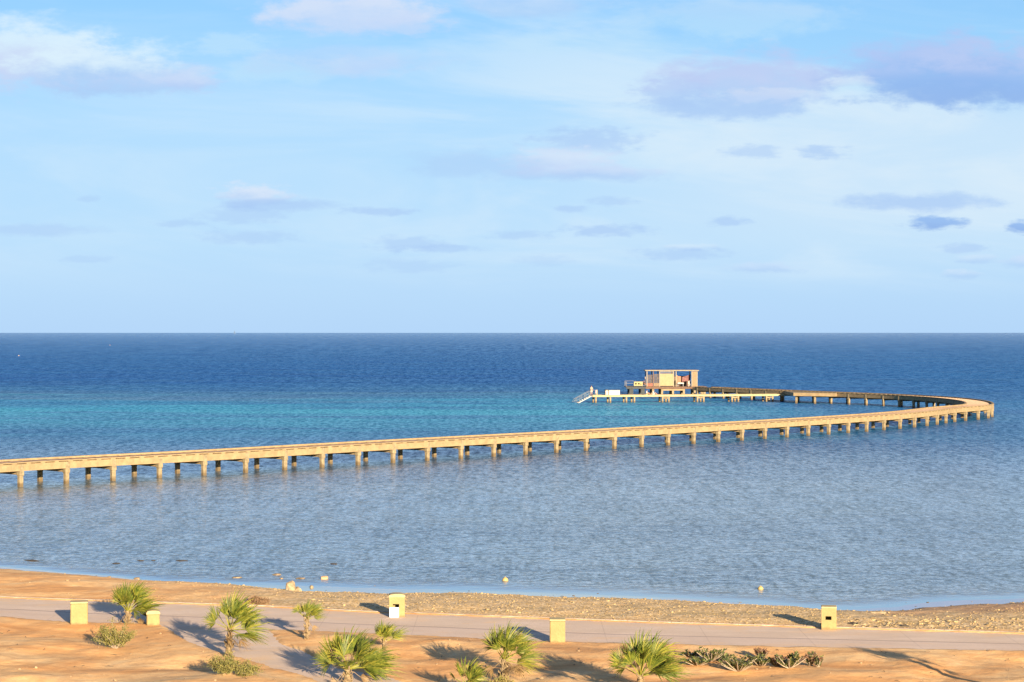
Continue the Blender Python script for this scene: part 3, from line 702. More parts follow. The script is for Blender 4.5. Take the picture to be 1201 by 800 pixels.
pbx('crossbar', (4.03, .06, 2.96), (2.64, .1, .16), frame_m, hut)
pbx('wall_panel', (9.68, .06, HH / 2 - .04), (.86, .08, HH - .1), mat('tan_panel', (.25, .16, .09), var=.2), hut)
def louvre(x0, x1, name, m, par, z0, z1, y):
    b = MB(); n = int((z1 - z0) / .16)
    for k in range(n): b.box(((x0 + x1) / 2, y, z0 + .08 + k * .16), (x1 - x0, .03, .10), 0)
    return b.build(name, m, par)
louvre(.16, 1.25, 'louvre', mat('grey_louvre', (.12, .095, .065), var=.3), hut, .15, 2.5, .3)
louvre(1.45, 2.52, 'louvre', bpy.data.materials['grey_louvre'], hut, .15, 2.6, .3)
pbx('skirting', (.66, .06, .36), (1.1, .06, .66), mat('red_brown_board', (.22, .09, .06)), hut)
pbx('skirting', (2.0, .06, .36), (1.1, .06, .66), mat('tan_board', (.20, .14, .085)), hut)
pbx('back_wall', (7.5, 4.9, 1.02), (3.1, .08, 2.04), brown_m, hut)
b = MB()   # draped cloth hanging in the right bay
def drape(b, pts, th=.05):
    n = len(pts); b.add([(x, y, z) for x, y, z in pts] + [(x, y + th, z) for x, y, z in pts], [tuple(range(n)), tuple(reversed(range(n, 2 * n)))] + [(i, i + n, (i + 1) % n + n, (i + 1) % n) for i in range(n)])
drape(b, [(6.05, 1.0, .75), (7.0, 1.05, .8), (7.05, 1.1, 2.0), (6.4, 1.05, 2.1), (6.05, 1.0, 2.4)])
b.build('curtain', mat('orange_cloth', (.30, .145, .085), var=.25), hut)
b = MB(); drape(b, [(7.2, 1.2, .9), (8.9, 1.3, 1.2), (9.0, 1.35, 2.5), (8.2, 1.25, 2.15), (7.3, 1.2, 1.9)])
b.build('curtain', mat('faded_red_cloth', (.17, .075, .065), var=.35), hut)
tb = thing('table', 'white table in the open right bay of the hut', 'table', (HX0 + 6.9, HY0 + .8, DZ + .004))
pbx('top', (0, 0, .66), (1.3, .8, .28), white_m, tb, .04)
for x in (-.55, .55):
    for y in (-.3, .3): pbx('leg', (x, y, .26), (.07, .07, .52), metal_m, tb)
ch = thing('chair', 'white chair at the right post inside the hut bay', 'chair', (HX0 + 8.75, HY0 + .7, DZ + .004))
pbx('seat', (0, 0, .48), (.5, .5, .06), white_m, ch); pbx('backrest', (.0, .24, .78), (.5, .05, .55), white_m, ch)
for x in (-.2, .2):
    for y in (-.2, .2): pbx('leg', (x, y, .225), (.05, .05, .45), white_m, ch)
yel = mat('yellow_crate_plastic', (.33, .28, .13), var=.15)
ck = thing('equipment_rack', 'yellow rack with round holes standing on the grey end of the platform', 'rack', (HX0 - 1.75, HY0 - .7, DZ + .004))
b = MB()
def holed(b, w, h, y, th, holes):
    # panel of boards around openings
    xsb = sorted({-w / 2, w / 2, *[q for c in holes for q in (c[0] - c[2], c[0] + c[2])]}); zsb = sorted({0, h, *[q for c in holes for q in (c[1] - c[2], c[1] + c[2])]})
    for x0, x1 in zip(xsb[:-1], xsb[1:]):
        for z0, z1 in zip(zsb[:-1], zsb[1:]):
            cx, cz = (x0 + x1) / 2, (z0 + z1) / 2
            if any(abs(cx - c[0]) < c[2] and abs(cz - c[1]) < c[2] for c in holes): continue
            b.box((cx, y, cz + .15), (x1 - x0, th, z1 - z0), 0)
holed(b, 1.75, .8, 0, .05, [(-.5, .42, .16), (.1, .42, .16), (.58, .3, .14)]); b.build('front_panel', yel, ck)
pbx('top', (0, .35, .98), (1.85, .8, .06), yel, ck)
pbx('back_panel', (0, .7, .55), (1.75, .05, .8), yel, ck)
for x in (-.8, .8): pbx('leg', (x, .35, .075), (.08, .7, .145), grey_t, ck)
rl = thing('railing', 'thin grey railing round the end of the hut platform', 'railing', (HX0, HY0, DZ))
b = MB()
rpts = [(-4.15, -1.45), (-4.15, 5.9)]
for z_ in (.5, 1.0): b.tube([(-.3, 5.95, z_), (-4.15, 5.95, z_), (-4.15, -1.4, z_)], .03, 6)
b.build('rail', metal_m, rl)
for (x, y) in [(-4.15, -1.4), (-4.15, 1.0), (-4.15, 3.4), (-4.15, 5.95), (-2.2, 5.95), (-.3, 5.95)]:
    b = MB(); b.tube([(x, y, .004), (x, y, 1.0)], .03, 6); b.build('post', metal_m, rl)

# ------------------------------------------------------------------ people
skin = mat('skin', (.36, .19, .12), var=.05); hair_m = mat('dark_hair', (.02, .016, .014))
def skinmesh(name, verts, edges, rads, m, parent, sub=2):
    me = bpy.data.meshes.new(name); me.from_pydata(verts, edges, []); me.materials.append(m)
    o = bpy.data.objects.new(name, me); C.objects.link(o); o.parent = parent
    md = o.modifiers.new('skin', 'SKIN'); md.use_smooth_shade = True
    for i, r in enumerate(rads): me.skin_vertices[0].data[i].radius = (r, r) if not isinstance(r, tuple) else r
    me.skin_vertices[0].data[0].use_root = True
    s = o.modifiers.new('sub', 'SUBSURF'); s.levels = sub; s.render_levels = sub
    return o
def make_person(label, loc, rz, pose, shirt, trousers, group=None):
    r = thing('person', label, 'person', loc, rz, group)
    if pose == 'stand':
        J = dict(pel=(0, 0, .93), che=(0, 0, 1.25), nek=(0, 0, 1.46), chn=(0, -.01, 1.55), hed=(0, -.01, 1.64), top=(0, 0, 1.73),
                 ls=(-.18, 0, 1.38), le=(-.24, 0, 1.10), lw=(-.24, -.08, .86), lh=(-.24, -.1, .77), rs=(.18, 0, 1.38), re=(.24, 0, 1.10), rw=(.23, -.1, .88), rh=(.23, -.13, .79),
                 lk=(-.10, -.01, .50), la=(-.11, .02, .09), lt=(-.12, -.14, .04), rk=(.10, -.01, .50), ra=(.11, .02, .09), rt=(.12, -.14, .04), lp=(-.09, 0, .88), rp=(.09, 0, .88))
    else:   # sitting on the boards, knees drawn up a little
        J = dict(pel=(0, 0, .12), che=(0, .04, .42), nek=(0, .02, .62), chn=(0, -.02, .70), hed=(0, -.03, .79), top=(0, -.02, .88),
                 ls=(-.18, .03, .55), le=(-.26, -.08, .32), lw=(-.22, -.30, .34), lh=(-.20, -.38, .35), rs=(.18, .03, .55), re=(.27, .08, .30), rw=(.28, .2, .10), rh=(.28, .24, .04),
                 lk=(-.13, -.42, .42), la=(-.13, -.62, .08), lt=(-.13, -.78, .04), rk=(.13, -.44, .34), ra=(.13, -.72, .08), rt=(.13, -.88, .06), lp=(-.09, -.03, .11), rp=(.09, -.03, .11))
    names = list(J); ix = {k: i for i, k in enumerate(names)}
    E = [('pel', 'che'), ('che', 'nek'), ('nek', 'chn'), ('chn', 'hed'), ('hed', 'top'), ('che', 'ls'), ('ls', 'le'), ('le', 'lw'), ('lw', 'lh'), ('che', 'rs'), ('rs', 're'), ('re', 'rw'), ('rw', 'rh'), ('pel', 'lp'), ('lp', 'lk'), ('lk', 'la'), ('la', 'lt'), ('pel', 'rp'), ('rp', 'rk'), ('rk', 'ra'), ('ra', 'rt')]
    rad = dict(pel=.13, che=.135, nek=.055, chn=.07, hed=.095, top=.06, ls=.055, le=.042, lw=.03, lh=.035, rs=.055, re=.042, rw=.03, rh=.035, lk=.06, la=.042, lt=.035, rk=.06, ra=.042, rt=.035, lp=.09, rp=.09)
    skinmesh('body', [J[k] for k in names], [(ix[a], ix[b_]) for a, b_ in E], [rad[k] for k in names], skin, r)
    def sub(keys, edges, rr, name, m):
        I = {k: i for i, k in enumerate(keys)}
        skinmesh(name, [J[k] for k in keys], [(I[a], I[b_]) for a, b_ in edges], rr, m, r)
    sub(['pel', 'che', 'nek', 'ls', 'le', 'rs', 're'], [('pel', 'che'), ('che', 'nek'), ('che', 'ls'), ('ls', 'le'), ('che', 'rs'), ('rs', 're')], [.16, .165, .075, .08, .06, .08, .06], 'shirt', shirt)
    sub(['pel', 'lp', 'lk', 'rp', 'rk'], [('pel', 'lp'), ('lp', 'lk'), ('pel', 'rp'), ('rp', 'rk')], [.15, .11, .08, .11, .08], 'trousers', trousers)
    h = Vector(J['hed']); t = Vector(J['top'])
    skinmesh('hair', [tuple(h + Vector((0, .035, .0))), tuple(t + Vector((0, .01, .005)))], [(0, 1)], [.10, .085], hair_m, r)
    return r
beige = mat('cream_cloth', (.34, .29, .21)); shorts = mat('light_trousers', (.55, .48, .36)); wht = mat('white_cloth', (.5, .48, .44)); darkc = mat('black_cloth', (.03, .03, .04)); och = mat('ochre_cloth', (.50, .36, .18))
make_person('person in pale clothes standing at the top of the landing steps', on_landing(.05, .9), R(200), 'stand', beige, shorts)
make_person('person in white sitting on the landing stage, left of the pair', on_landing(10.4, .8), R(60), 'sit', wht, och, 'people sitting on the landing stage')
make_person('person in white sitting on the landing stage, right of the pair', on_landing(11.6, .7), R(75), 'sit', wht, wht, 'people sitting on the landing stage')
make_person('person in black sitting on the platform between the yellow rack and the hut', (HX0 - .55, HY0 + .5, DZ + .3), R(30), 'sit', darkc, darkc)
sb = thing('bench', 'low grey bench under the person in black on the hut platform', 'bench', (HX0 - .55, HY0 + .5, DZ + .004))
pbx('seat', (0, .1, .265), (1.3, 1.0, .06), metal_m, sb)
for x in (-.5, .5): pbx('leg', (x, .1, .115), (.08, .8, .23), grey_t, sb)

# ------------------------------------------------------------------ things on the sea
def buoy(p, r, m, label, knob=True):
    t = thing('buoy', label, 'buoy', p, 0, 'mooring buoys')
    b = MB(); n = 10
    b.tube([(0, 0, -r * .7), (0, 0, -r * .35), (0, 0, .12 * r), (0, 0, .6 * r), (0, 0, .95 * r), (0, 0, 1.1 * r)], [r * .5, r * .85, r, r * .8, r * .42, r * .1], 14)
    b.build('float', m, t, smooth=True)
    b = MB(); b.tube([(0, 0, r * 1.0), (0, 0, r * 1.35)], r * .16, 8); b.build('ring', metal_m, t)
    return t
yb = mat('yellow_buoy', (.40, .29, .11), rough=.5, var=.15); wb = mat('pale_buoy', (.40, .30, .22), rough=.5, var=.1)
buoy(at(592.5, 681, 0), .17, yb, 'small yellow buoy near the beach in the middle of the bay')
buoy(at(892, 691, 0), .15, yb, 'small yellow buoy near the beach, off the bin with the square hole')
buoy(at(22, 417.5, 0), .4, wb, 'pale buoy far out at sea near the left edge')
buoy(at(129, 405, 0), .45, wb, 'pale speck of a buoy, the farthest out at sea')
sp = at(275.5, 391.6, 0)
sbt = thing('sailboat', 'tiny sailboat on the horizon', 'sailboat', sp, R(20))
k = sp.y / 2400
b = MB(); L = 2.6 * k; n = 9; vs = []
for i in range(n):
    t_ = i / (n - 1); w_ = math.sin(math.pi * (0.12 + .86 * t_)) * .22 * L; xx = (t_ - .5) * L
    vs += [(xx, -w_, .35 * k), (xx, w_, .35 * k), (xx, w_ * .5, -.1 * k), (xx, -w_ * .5, -.1 * k)]
b.add(vs, [(0, 1, 2, 3), tuple((n - 1) * 4 + q for q in (3, 2, 1, 0))] + [(i * 4 + q, i * 4 + 4 + q, i * 4 + 4 + (q + 1) % 4, i * 4 + (q + 1) % 4) for i in range(n - 1) for q in range(4)])
b.build('hull', mat('blue_grey_hull', (.16, .22, .30)), sbt)
b = MB(); b.tube([(0, 0, .2 * k), (0, 0, 4.6 * k)], .12 * k, 6); b.build('mast', bpy.data.materials['blue_grey_hull'], sbt)
b = MB(); b.add([(.05 * k, 0, .7 * k), (-1.1 * k, .1 * k, .75 * k), (.05 * k, 0, 4.3 * k), (.05 * k, .04 * k, .7 * k), (-1.1 * k, .14 * k, .75 * k), (.05 * k, .04 * k, 4.3 * k)], [(0, 1, 2), (5, 4, 3), (0, 3, 4, 1), (1, 4, 5, 2), (2, 5, 3, 0)])
b.build('sail', mat('grey_sail', (.05, .07, .10)), sbt)

# ------------------------------------------------------------------ concrete bins on the promenade
bin_m = mat('yellow_sandstone_render', (.285, .22, .09), var=.12, scale=2.5, bump=.02, bscale=12)
NB = NT(bin_m.node_tree); pbn = NB.n['Principled BSDF']; sb_ = pbn.inputs['Base Color'].links[0].from_socket
tb_ = NB.n.new('ShaderNodeTexCoord').outputs['Object']; _, _, zb_ = NB.sep(tb_)
dirt = NB.mr(NB.math('ADD', zb_, NB.math('MULTIPLY', NB.math('SUBTRACT', NB.noise(tb_, 7, 4), .5), .35)), .16, .04, 0, .6)
chips = NB.mr(NB.noise(NB.vec('MULTIPLY', tb_, (1, 1, .5)), 5.5, 5, .75), .62, .70, 0, .5)
NB.l.new(NB.mix(chips, NB.mix(dirt, sb_, (.15, .09, .045)), (.19, .145, .08)), pbn.inputs['Base Color'])
cap_m = mat('cap_painted_light', (.40, .32, .16), var=.2, scale=3)  # paler than the body: brightness of the tops is painted into the colour
hole_m = mat('dark_inside', (.04, .035, .03))
def litter_bin(px, py, w, d, h, rz, label, hole=True, rounded=0.0, door=False, gz=G):
    p = at(px, py, G); p.y += d / 2
    t = thing('litter_bin', label, 'bin', (p.x, p.y, gz - .03), rz, 'concrete litter bins along the promenade')
    b = MB(); s = .06
    if hole:
        hx, hzz, hw, hh_ = (-.02, h * .56, w * .20, h * .085) if not rounded else (-.04, h * .56, w * .20, h * .10)
        # four walls around an open mouth
        b.box((0, d / 2 - s / 2, h / 2), (w, s, h)); b.box((-w / 2 + s / 2, -s * .5, h / 2), (s, d - s, h)); b.box((w / 2 - s / 2, -s * .5, h / 2), (s, d - s, h))
        y0 = -d / 2 + s / 2; iw = w - 2 * s
        b.box((0, y0, (hzz - hh_) / 2), (iw, s, hzz - hh_)); b.box((0, y0, (hzz + hh_ + h) / 2), (iw, s, h - hzz - hh_))
        xl = hx - hw; xr_ = hx + hw
        b.box(((-iw / 2 + xl) / 2, y0, hzz), (xl + iw / 2, s, 2 * hh_)); b.box(((iw / 2 + xr_) / 2, y0, hzz), (iw / 2 - xr_, s, 2 * hh_))
        body = b.build('body', bin_m, t)
        b = MB(); b.box((0, 0, hzz - hh_ * 1.6), (iw - .01, d - 2 * s - .01, .03)); b.build('liner', hole_m, t)
    else:
        b.box((0, 0, h / 2), (w, d, h), 0, .035); body = b.build('body', bin_m, t)
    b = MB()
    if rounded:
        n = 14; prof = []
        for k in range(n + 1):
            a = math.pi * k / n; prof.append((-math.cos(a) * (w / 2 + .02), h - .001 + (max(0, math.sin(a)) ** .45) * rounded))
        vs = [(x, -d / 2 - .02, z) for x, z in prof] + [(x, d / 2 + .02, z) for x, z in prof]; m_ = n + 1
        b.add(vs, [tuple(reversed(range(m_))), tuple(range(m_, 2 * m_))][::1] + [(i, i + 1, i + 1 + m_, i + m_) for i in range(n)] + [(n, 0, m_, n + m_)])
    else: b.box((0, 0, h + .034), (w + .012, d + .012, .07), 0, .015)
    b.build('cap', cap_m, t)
    if door:
        b = MB(); b.box((-.12, -d / 2 - .03, h * .255), (.40, .05, h * .50), 0, .01); b.build('door', mat('white_door', (.62, .62, .62), rough=.5, var=.04), t)
    return t
litter_bin(91, 733, .70, .62, .90, R(11), 'blank yellow concrete bin by the road at the left, beside the bushy palm', hole=False)
litter_bin(178, 734, .52, .55, .50, R(12), 'low rounded concrete bin half hidden behind the bushy palm', hole=False, rounded=.15)
litter_bin(465, 723.5, .66, .6, .86, R(4), 'round topped concrete bin with a white door and an open mouth', rounded=.13, door=True)
litter_bin(654, 754.5, .60, .6, .88, R(-1), 'blank yellow concrete bin on the near side of the promenade, mid picture', hole=False)
litter_bin(973.5, 738.5, .60, .6, .88, R(-8), 'concrete bin with a small square hole, at the shingle on the right')

# ------------------------------------------------------------------ palms
def leafmat(name, c1, c2, tr=.25):
    m = bpy.data.materials.new(name); m.use_nodes = True; N = NT(m.node_tree); p = N.n['Principled BSDF']
    t = N.n.new('ShaderNodeTexCoord').outputs['Object']
    c = N.mix(N.mr(N.noise(t, 5, 3, .7), .35, .65), c1, c2); N.l.new(c, p.inputs['Base Color'])
    p.inputs['Roughness'].default_value = .5; p.inputs['Specular IOR Level'].default_value = .35
    td = N.n.new('ShaderNodeBsdfTranslucent'); N.l.new(c, td.inputs[0])
    mx = N.n.new('ShaderNodeMixShader'); mx.inputs[0].default_value = tr
    out = N.n['Material Output']; N.l.new(p.outputs[0], mx.inputs[1]); N.l.new(td.outputs[0], mx.inputs[2]); N.l.new(mx.outputs[0], out.inputs[0])
    return m
g1 = leafmat('palm_green', (.060, .090, .012), (.155, .18, .022)); g2 = leafmat('palm_yellow_green', (.19, .20, .026), (.30, .275, .04)); g3 = leafmat('dry_frond', (.16, .10, .045), (.26, .17, .07), .15)
trunk_m = mat('fibrous_trunk', (.25, .18, .095), var=.5, scale=9, bump=.06, bscale=25)
def fan(b, base, d, pet, rad, rnd, mi=0, droop=.25, spread=100, nseg=22, face=None):
    """one fan leaf: a petiole and a pleated blade"""
    d = d.normalized(); up = Vector((0, 0, 1))
    side = d.cross(up)
    if side.length < .1: side = Vector((1, 0, 0))
    side.normalize(); nrm = side.cross(d).normalized()
    if face is not None:
        rr = Matrix.Rotation(face, 3, d); side = rr @ side; nrm = rr @ nrm
    hub = base + d * pet - up * (pet * droop * .35)
    b.mi = 1; b.tube([base, base + d * pet * .5, hub], [.022, .016, .011], 4, False)
    for k in range(nseg):
        a = R(-spread + 2 * spread * (k + .5) / nseg + rnd.uniform(-1.5, 1.5)); w = R(2 * spread / nseg) * .5
        L = rad * (1 - .22 * (abs(a) / R(spread)) ** 2) * rnd.uniform(.74, 1.10)
        if rnd.random() < .06: continue
        b.mi = mi if mi == 2 else (1 if rnd.random() < .3 else 0)
        def pt(r, ang, lift, dr): return hub + (d * math.cos(ang) + side * math.sin(ang)) * r + nrm * lift - up * dr + Vector((.20 * r * r / rad, 0, 0))
        dr = lambda r: droop * L * max(0, (r / L) - .35) ** 2 * rnd.uniform(.7, 1.6)
        rm = L * .50; re_ = L * .78; ww = L * .50 * math.sin(w) * 1.05
        d1, d2, d3 = dr(rm), dr(re_), dr(L)
        sway = rnd.uniform(-.03, .03)
        ctr = [pt(.01, a, 0, 0), pt(rm, a, -ww * .35, d1), pt(re_, a + sway, -ww * .25, d2), pt(L, a + sway * 1.5, 0, d3 + rnd.uniform(0, .05))]
        le = [pt(rm, a - w * 1.02, ww * .25, d1), pt(re_, a + sway - w * .34, ww * .1, d2)]; ri = [pt(rm, a + w * 1.02, ww * .25, d1), pt(re_, a + sway + w * .34, ww * .1, d2)]
        b.add(ctr + le + ri, [(0, 4, 1), (4, 5, 2, 1), (5, 3, 2), (0, 1, 6), (6, 1, 2, 7), (7, 2, 3)])
def palm(px, py, top, cr, th, leaves, seed, label, rad=.55, wind=.28, nlv=10, dead=2, lean=0.0):
    """px, py: foot in the photo; top: height of the crown's centre; th: trunk radius"""
    p = at(px, py); p.z = hz(p.x, p.y) - .04; rnd = random.Random(seed); cr *= 1.07; nlv += 5
    t = thing('palm_tree', label, 'palm', p, 0, 'young fan palms planted along the promenade')
    b = MB(); n = 7
    ax = [Vector((lean * (i / n) ** 1.5, 0, top * i / n)) for i in range(n + 1)]
    b.tube(ax, [.72 * th * (1.25 - .5 * i / n) for i in range(n + 1)], 10)
    for k in range(int(34 * top + 14)):     # old leaf bases
        f_ = rnd.random(); a = rnd.uniform(0, 6.28); q = Vector((lean * f_ ** 1.5, 0, top * f_)); o_ = Vector((math.cos(a), math.sin(a), 0))
        r0 = .72 * th * (1.2 - .5 * f_); L_ = rnd.uniform(.06, .15)
        b.tube([q + o_ * r0 * .8, q + o_ * (r0 + L_ * .5) + Vector((0, 0, L_ * .6)), q + o_ * (r0 + L_ * .6) + Vector((0, 0, L_ * 1.1))], [.035, .025, .012], 4)
    b.build('trunk', trunk_m, t)
    b = MB(); hub = ax[-1]
    for (az, el, rr, pt_, fc) in leaves:
        d = Vector((math.cos(R(el)) * math.cos(R(az)), math.cos(R(el)) * math.sin(R(az)), math.sin(R(el))))
        fan(b, hub + Vector((0, 0, -.05)), d, pt_ * cr * .9, rr * cr * 1.3, rnd, 0, .12, rnd.uniform(62, 82), 26, R(fc))
    for k in range(nlv):
        az = rnd.uniform(0, 360); el = rnd.uniform(15, 78)
        d = Vector((math.cos(R(el)) * math.cos(R(az)) + wind, math.cos(R(el)) * math.sin(R(az)), math.sin(R(el))))
        fan(b, hub + Vector((0, 0, -.06)), d, cr * rnd.uniform(.25, .62), cr * rnd.uniform(.45, .72), rnd, 0, rnd.uniform(.05, .4), rnd.uniform(38, 74), 20, R(rnd.uniform(-70, 70)))
    b.build('crown', [g1, g2, g3], t)
    for k in range(dead):
        b = MB(); az = rnd.uniform(150, 400); el = rnd.uniform(-35, 5)
        d = Vector((math.cos(R(el)) * math.cos(R(az)), math.cos(R(el)) * math.sin(R(az)), math.sin(R(el))))
        fan(b, hub + Vector((0, 0, -.12)), d, cr * .32, cr * .38, rnd, 2, .9, 70, 16, R(rnd.uniform(-60, 60))); b.build('dry_frond', [g3, g3, g3], t)
    return t
# leaf lists: azimuth (0 right, 90 away, 270 towards the eye), elevation, blade, petiole, roll
UP = [(90, 78, .62, .42, 0), (110, 66, .60, .42, 10), (60, 62, .6, .45, -15)]
palm(150, 731, .58, 1.2, .13, UP + [(20, 48, .6, .4, -40), (5, 18, .58, .45, -40), (350, 0, .5, .42, -30), (165, 50, .5, .5, 60), (340, 30, .55, .4, 0)], 1, 'leftmost palm, a low bushy one in front of a rounded bin', dead=3, nlv=16)
palm(268, 771, 1.08, 1.15, .15, [(80, 84, .72, .45, 0), (60, 70, .66, .42, -10), (15, 30, .6, .42, -45), (5, 5, .6, .5, -50), (345, -15, .55, .5, -30), (172, 25, .48, .55, 60), (165, 42, .45, .6, 65), (290, 10, .5, .3, 0), (320, -10, .5, .4, 0)], 2, 'tall palm with bare trunk rising out of a grey green bush', dead=3, lean=.06, nlv=10)
palm(360, 751, .85, .72, .085, [(90, 80, .62, .35, 0), (20, 40, .6, .4, -40), (160, 60, .5, .4, 40), (0, 15, .5, .4, -40)], 3, 'smallest palm, slim, alone on the orange island before the promenade', dead=1, nlv=7)
palm(407, 800, .62, 1.30, .16, [(60, 62, .62, .40, -15), (95, 72, .62, .42, 10), (140, 60, .6, .42, 30), (160, 38, .62, .5, 55), (172, 20, .55, .5, 60), (15, 22, .62, .5, -45), (5, 5, .62, .55, -55), (350, 12, .6, .4, -30), (40, 45, .6, .45, -30)], 4, 'broadest palm, low and spreading, in front of a smaller one', dead=3, lean=.03, nlv=15)
palm(450, 770, .62, .80, .09, [(90, 82, .62, .4, 0), (20, 30, .62, .55, -50), (165, 60, .5, .4, 50)], 5, 'small palm just behind the right side of the broadest palm', dead=2, nlv=4)
palm(591, 799, .88, 1.15, .15, [(80, 72, .68, .38, -5), (50, 60, .62, .42, -25), (165, 68, .55, .55, 60), (15, 26, .58, .48, -45), (5, 6, .55, .5, -50), (345, -8, .5, .42, -40), (170, 55, .5, .5, 70)], 6, 'palm with shaggy trunk standing left of the blank bin mid picture', dead=5, nlv=10)
palm(546, 815, .35, .90, .10, [(90, 75, .62, .4, 0), (140, 60, .6, .4, 30), (40, 50, .6, .4, -30)], 7, 'low palm at the bottom edge, left of the shaggy trunked palm', dead=1, nlv=8)
palm(751, 822, .80, 1.30, .15, [(75, 74, .66, .42, 0), (110, 66, .6, .42, 10), (45, 52, .62, .42, -20), (15, 30, .6, .45, -45), (150, 52, .55, .45, 45), (165, 28, .5, .45, 50), (0, 12, .6, .5, -45), (345, 15, .5, .4, 0)], 8, 'palm at the bottom edge between the blank bin and the succulent row', dead=2, nlv=14)
palm(1236, 826, 2.0, .95, .11, [(20, 50, .55, .4, -40), (90, 80, .6, .4, 0), (60, 40, .6, .4, 0)], 9, 'palm just outside the right edge, seen by its long shadow', dead=1, nlv=7, wind=.4)

# ------------------------------------------------------------------ shrubs and succulents
bush_g = leafmat('saltbush_leaf', (.10, .10, .03), (.19, .18, .05), .2); bush_y = leafmat('saltbush_tip', (.22, .20, .05), (.30, .25, .085), .2); twig_m = mat('grey_twig', (.34, .27, .19), var=.3)
red_b = leafmat('reddish_tip', (.18, .10, .06), (.28, .16, .09), .1)
def shrub(px, py, size, n, seed, label, mats=None, name='shrub', leaf=.05, off=(0, 0)):
    p = at(px, py); p.x += off[0]; p.y += off[1]; p.z = hz(p.x, p.y) - .03; rnd = random.Random(seed)
    t = thing(name, label, 'shrub', p, 0)
    st_, lf = MB(), MB(); sx_, sy_, sz_ = size
    for k in range(26):
        a = rnd.uniform(0, 6.28); r = rnd.random() ** .5
        tip = Vector((math.cos(a) * r * sx_, math.sin(a) * r * sy_, sz_ * (1 - .6 * r * r) * rnd.uniform(.6, 1.08)))
        midp = tip * .5 + Vector((rnd.uniform(-.06, .06), rnd.uniform(-.06, .06), .03))
        st_.tube([(0, 0, 0), midp, tip], [.016, .010, .004], 4, False)
        for j in range(n):
            f_ = rnd.uniform(.3, 1.06) ; q = (midp.lerp(tip, (f_ - .5) * 2) if f_ > .5 else Vector((0, 0, 0)).lerp(midp, f_ * 2))
            q = q + Vector((rnd.gauss(0, .075), rnd.gauss(0, .075), rnd.gauss(0, .055)))
            if q.z < .01: continue
            u = Vector((rnd.gauss(0, 1), rnd.gauss(0, 1), rnd.gauss(.5, 1))).normalized(); w = u.orthogonal().normalized()
            s = leaf * rnd.uniform(.6, 1.4); lf.mi = 1 if rnd.random() < .35 else 0
            lf.add([q, q + u * s * .5 + w * s * .28, q + u * s * 1.2, q + u * s * .5 - w * s * .28], [(0, 1, 2, 3)])
    st_.build('stem', twig_m, t); lf.build('foliage', mats or [bush_g, bush_y], t); return t
shrub(136, 758, (.80, .65, 1.22), 170, 11, 'rounded yellow green bush at the foot of the leftmost palm')
shrub(263, 796, (.6, .5, .85), 130, 12, 'pale green bush around the foot of the tall bare trunked palm, taller half')
shrub(289, 797, (.5, .4, .5), 110, 13, 'lower bush joining the pale green one on its right')
shrub(401, 808, (.8, .35, .30), 70, 14, 'low yellow green undergrowth in front of the broadest palm', mats=[bush_y, bush_g])
shrub(588, 806, (.5, .3, .30), 60, 15, 'tuft of dry growth at the foot of the shaggy trunked palm', mats=[bush_y, g3])
dryb = leafmat('dry_brown_leaf', (.17, .10, .05), (.27, .17, .09), .1)
shrub(307, 708, (.36, .3, .25), 80, 16, 'brown dry bush on the shingle behind the tall palm', mats=[dryb, dryb], leaf=.045)
shrub(299, 707, (.26, .25, .28), 70, 17, 'brown dry bush touching the left side of its twin on the shingle', mats=[dryb, dryb], leaf=.045)
shrub(325, 756 - 18 - 4, (.001, .001, .05), 1, 18, 'tiny seedling at the edge of the path') if False else None
suc_g = leafmat('thick_grey_green_leaf', (.06, .08, .025), (.16, .17, .05), .1)
def succulent(px, py, h, seed, label, red=.2, nst=7, spread=.35):
    h *= .95; nst = int(nst * 2.2); spread *= 1.5
    p = at(px, py); p.z = hz(p.x, p.y) - .02; rnd = random.Random(seed)
    t = thing('succulent', label, 'plant', p, 0, 'row of thick leaved plants in the sand'); st_, lf = MB(), MB()
    for k in range(nst):
        a = rnd.uniform(0, 6.28); tip = Vector((math.cos(a) * spread * rnd.uniform(.3, 1), math.sin(a) * spread * .8, h * rnd.uniform(.55, 1.0)))
        st_.tube([(0, 0, 0), tip * .5 + Vector((0, 0, -.03)), tip], [.026, .02, .014], 5)
        isred = rnd.random() < red
        for j in range(30):
            f_ = rnd.uniform(.2, 1.03); q = tip * f_; a2 = rnd.uniform(0, 6.28)
            u = Vector((math.cos(a2), math.sin(a2), rnd.uniform(.2, 1.1))).normalized(); w = u.cross(Vector((0, 0, 1))).normalized(); s = rnd.uniform(.09, .16)
            lf.mi = 1 if (isred and f_ > .7) else (2 if rnd.random() < .12 else 0)
            nn_ = u.cross(w) * .012
            lf.add([q, q + u * s * .5 + w * s * .30, q + u * s, q + u * s * .5 - w * s * .30, q + u * s * .5 + nn_], [(0, 1, 4), (1, 2, 4), (2, 3, 4), (3, 0, 4), (0, 3, 2, 1)])
    st_.build('stem', twig_m, t); lf.build('leaves', [suc_g, red_b, bush_y], t)
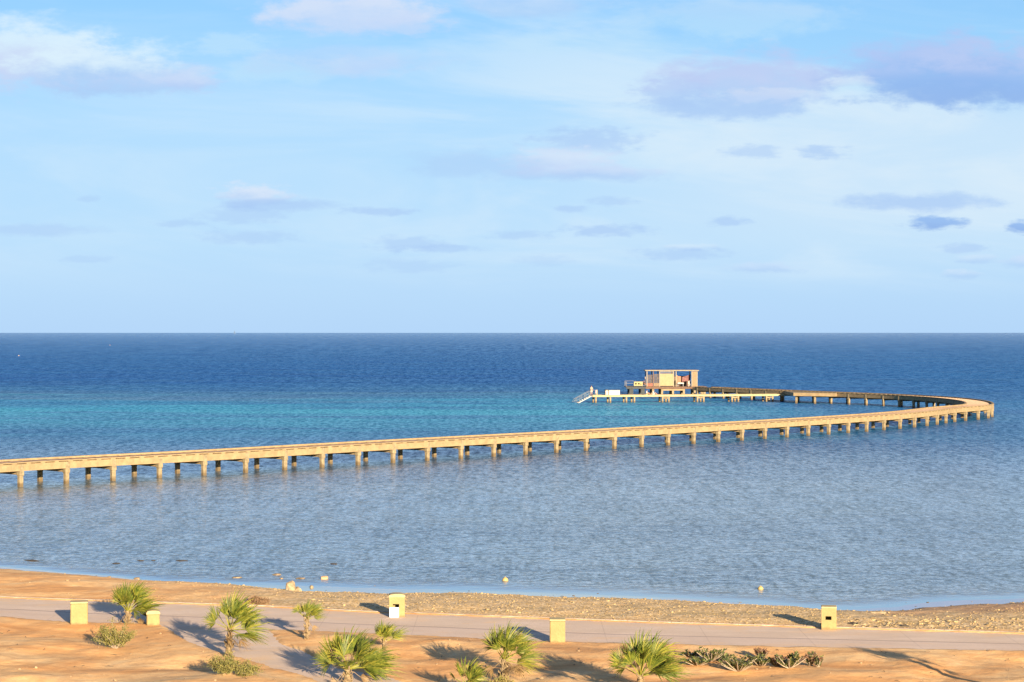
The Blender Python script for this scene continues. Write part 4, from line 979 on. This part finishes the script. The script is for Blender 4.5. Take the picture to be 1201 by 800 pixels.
for a in [(834, 777, .5, 31, 'leftmost big thick leaved plant of the row, dark clump on top', .1, 10, .45), (818, 783, .28, 32, 'low thick leaved plant at the left end of the row', .0, 8, .4), (812, 772, .22, 36, 'small thick leaved plant behind the left end of the row', .0, 5, .3),
          (866, 788, .52, 33, 'tall stemmed thick leaved plant in the front of the row, pale bare stem', .0, 11, .5), (893, 771, .45, 34, 'plant with the reddest top, at the back of the row', .9, 7, .25), (892, 781, .32, 37, 'low plant in front of the reddest one', .1, 8, .35), (848, 774, .25, 40, 'low plant right of the big dark clump', .0, 6, .35),
          (926, 784, .55, 35, 'bushy thick leaved plant right of the middle of the row', .3, 11, .45), (911, 781, .36, 41, 'reddish plant leaning on the bushy one', .6, 6, .3), (950, 780, .52, 38, 'plant near the right end of the row, reddish tips', .6, 6, .22), (960, 782, .42, 39, 'slender plant at the right end of the row', .4, 4, .14)]:
    succulent(*a)
# stray stones and twigs on the sand
rs_ = random.Random(77); b = MB()
for k in range(420):
    x = rs_.uniform(-24, 24); y = rs_.uniform(66, 104)
    hgt, S_, A_, d_ = height(np.array([x]), np.array([y]))
    if d_[0] > -.1 or y > A_[0]: 
        if not (y > A_[0] and x < -10): continue
    s = min(.09, .018 + rs_.expovariate(1 / .018)); b.rock((x, y, hgt[0] + s * .2), (s, s, s * .7), rs_, 0)
tw = MB()
for k in range(160):
    x = rs_.uniform(-23, 23); y = rs_.uniform(67, 84)
    hgt, S_, A_, d_ = height(np.array([x]), np.array([y]))
    if d_[0] > -.2: continue
    a = rs_.uniform(0, 3.14); L = rs_.uniform(.08, .35); q = Vector((x, y, hgt[0] + .015)); e = Vector((math.cos(a), math.sin(a), 0)) * L
    tw.tube([q - e * .5, q + Vector((rs_.uniform(-.03, .03), rs_.uniform(-.03, .03), .03)), q + e * .5], [.008, .012, .005], 4, False)
tl_ = tw.build('twig_litter', mat('dead_twig', (.16, .10, .055), var=.4)); tag(tl_, 'dead twigs and palm litter strewn over the orange sand', 'litter', kind='stuff')
o = b.build('scattered_pebbles', tan_rock); tag(o, 'loose pebbles scattered over the orange sand', 'pebbles', kind='stuff')
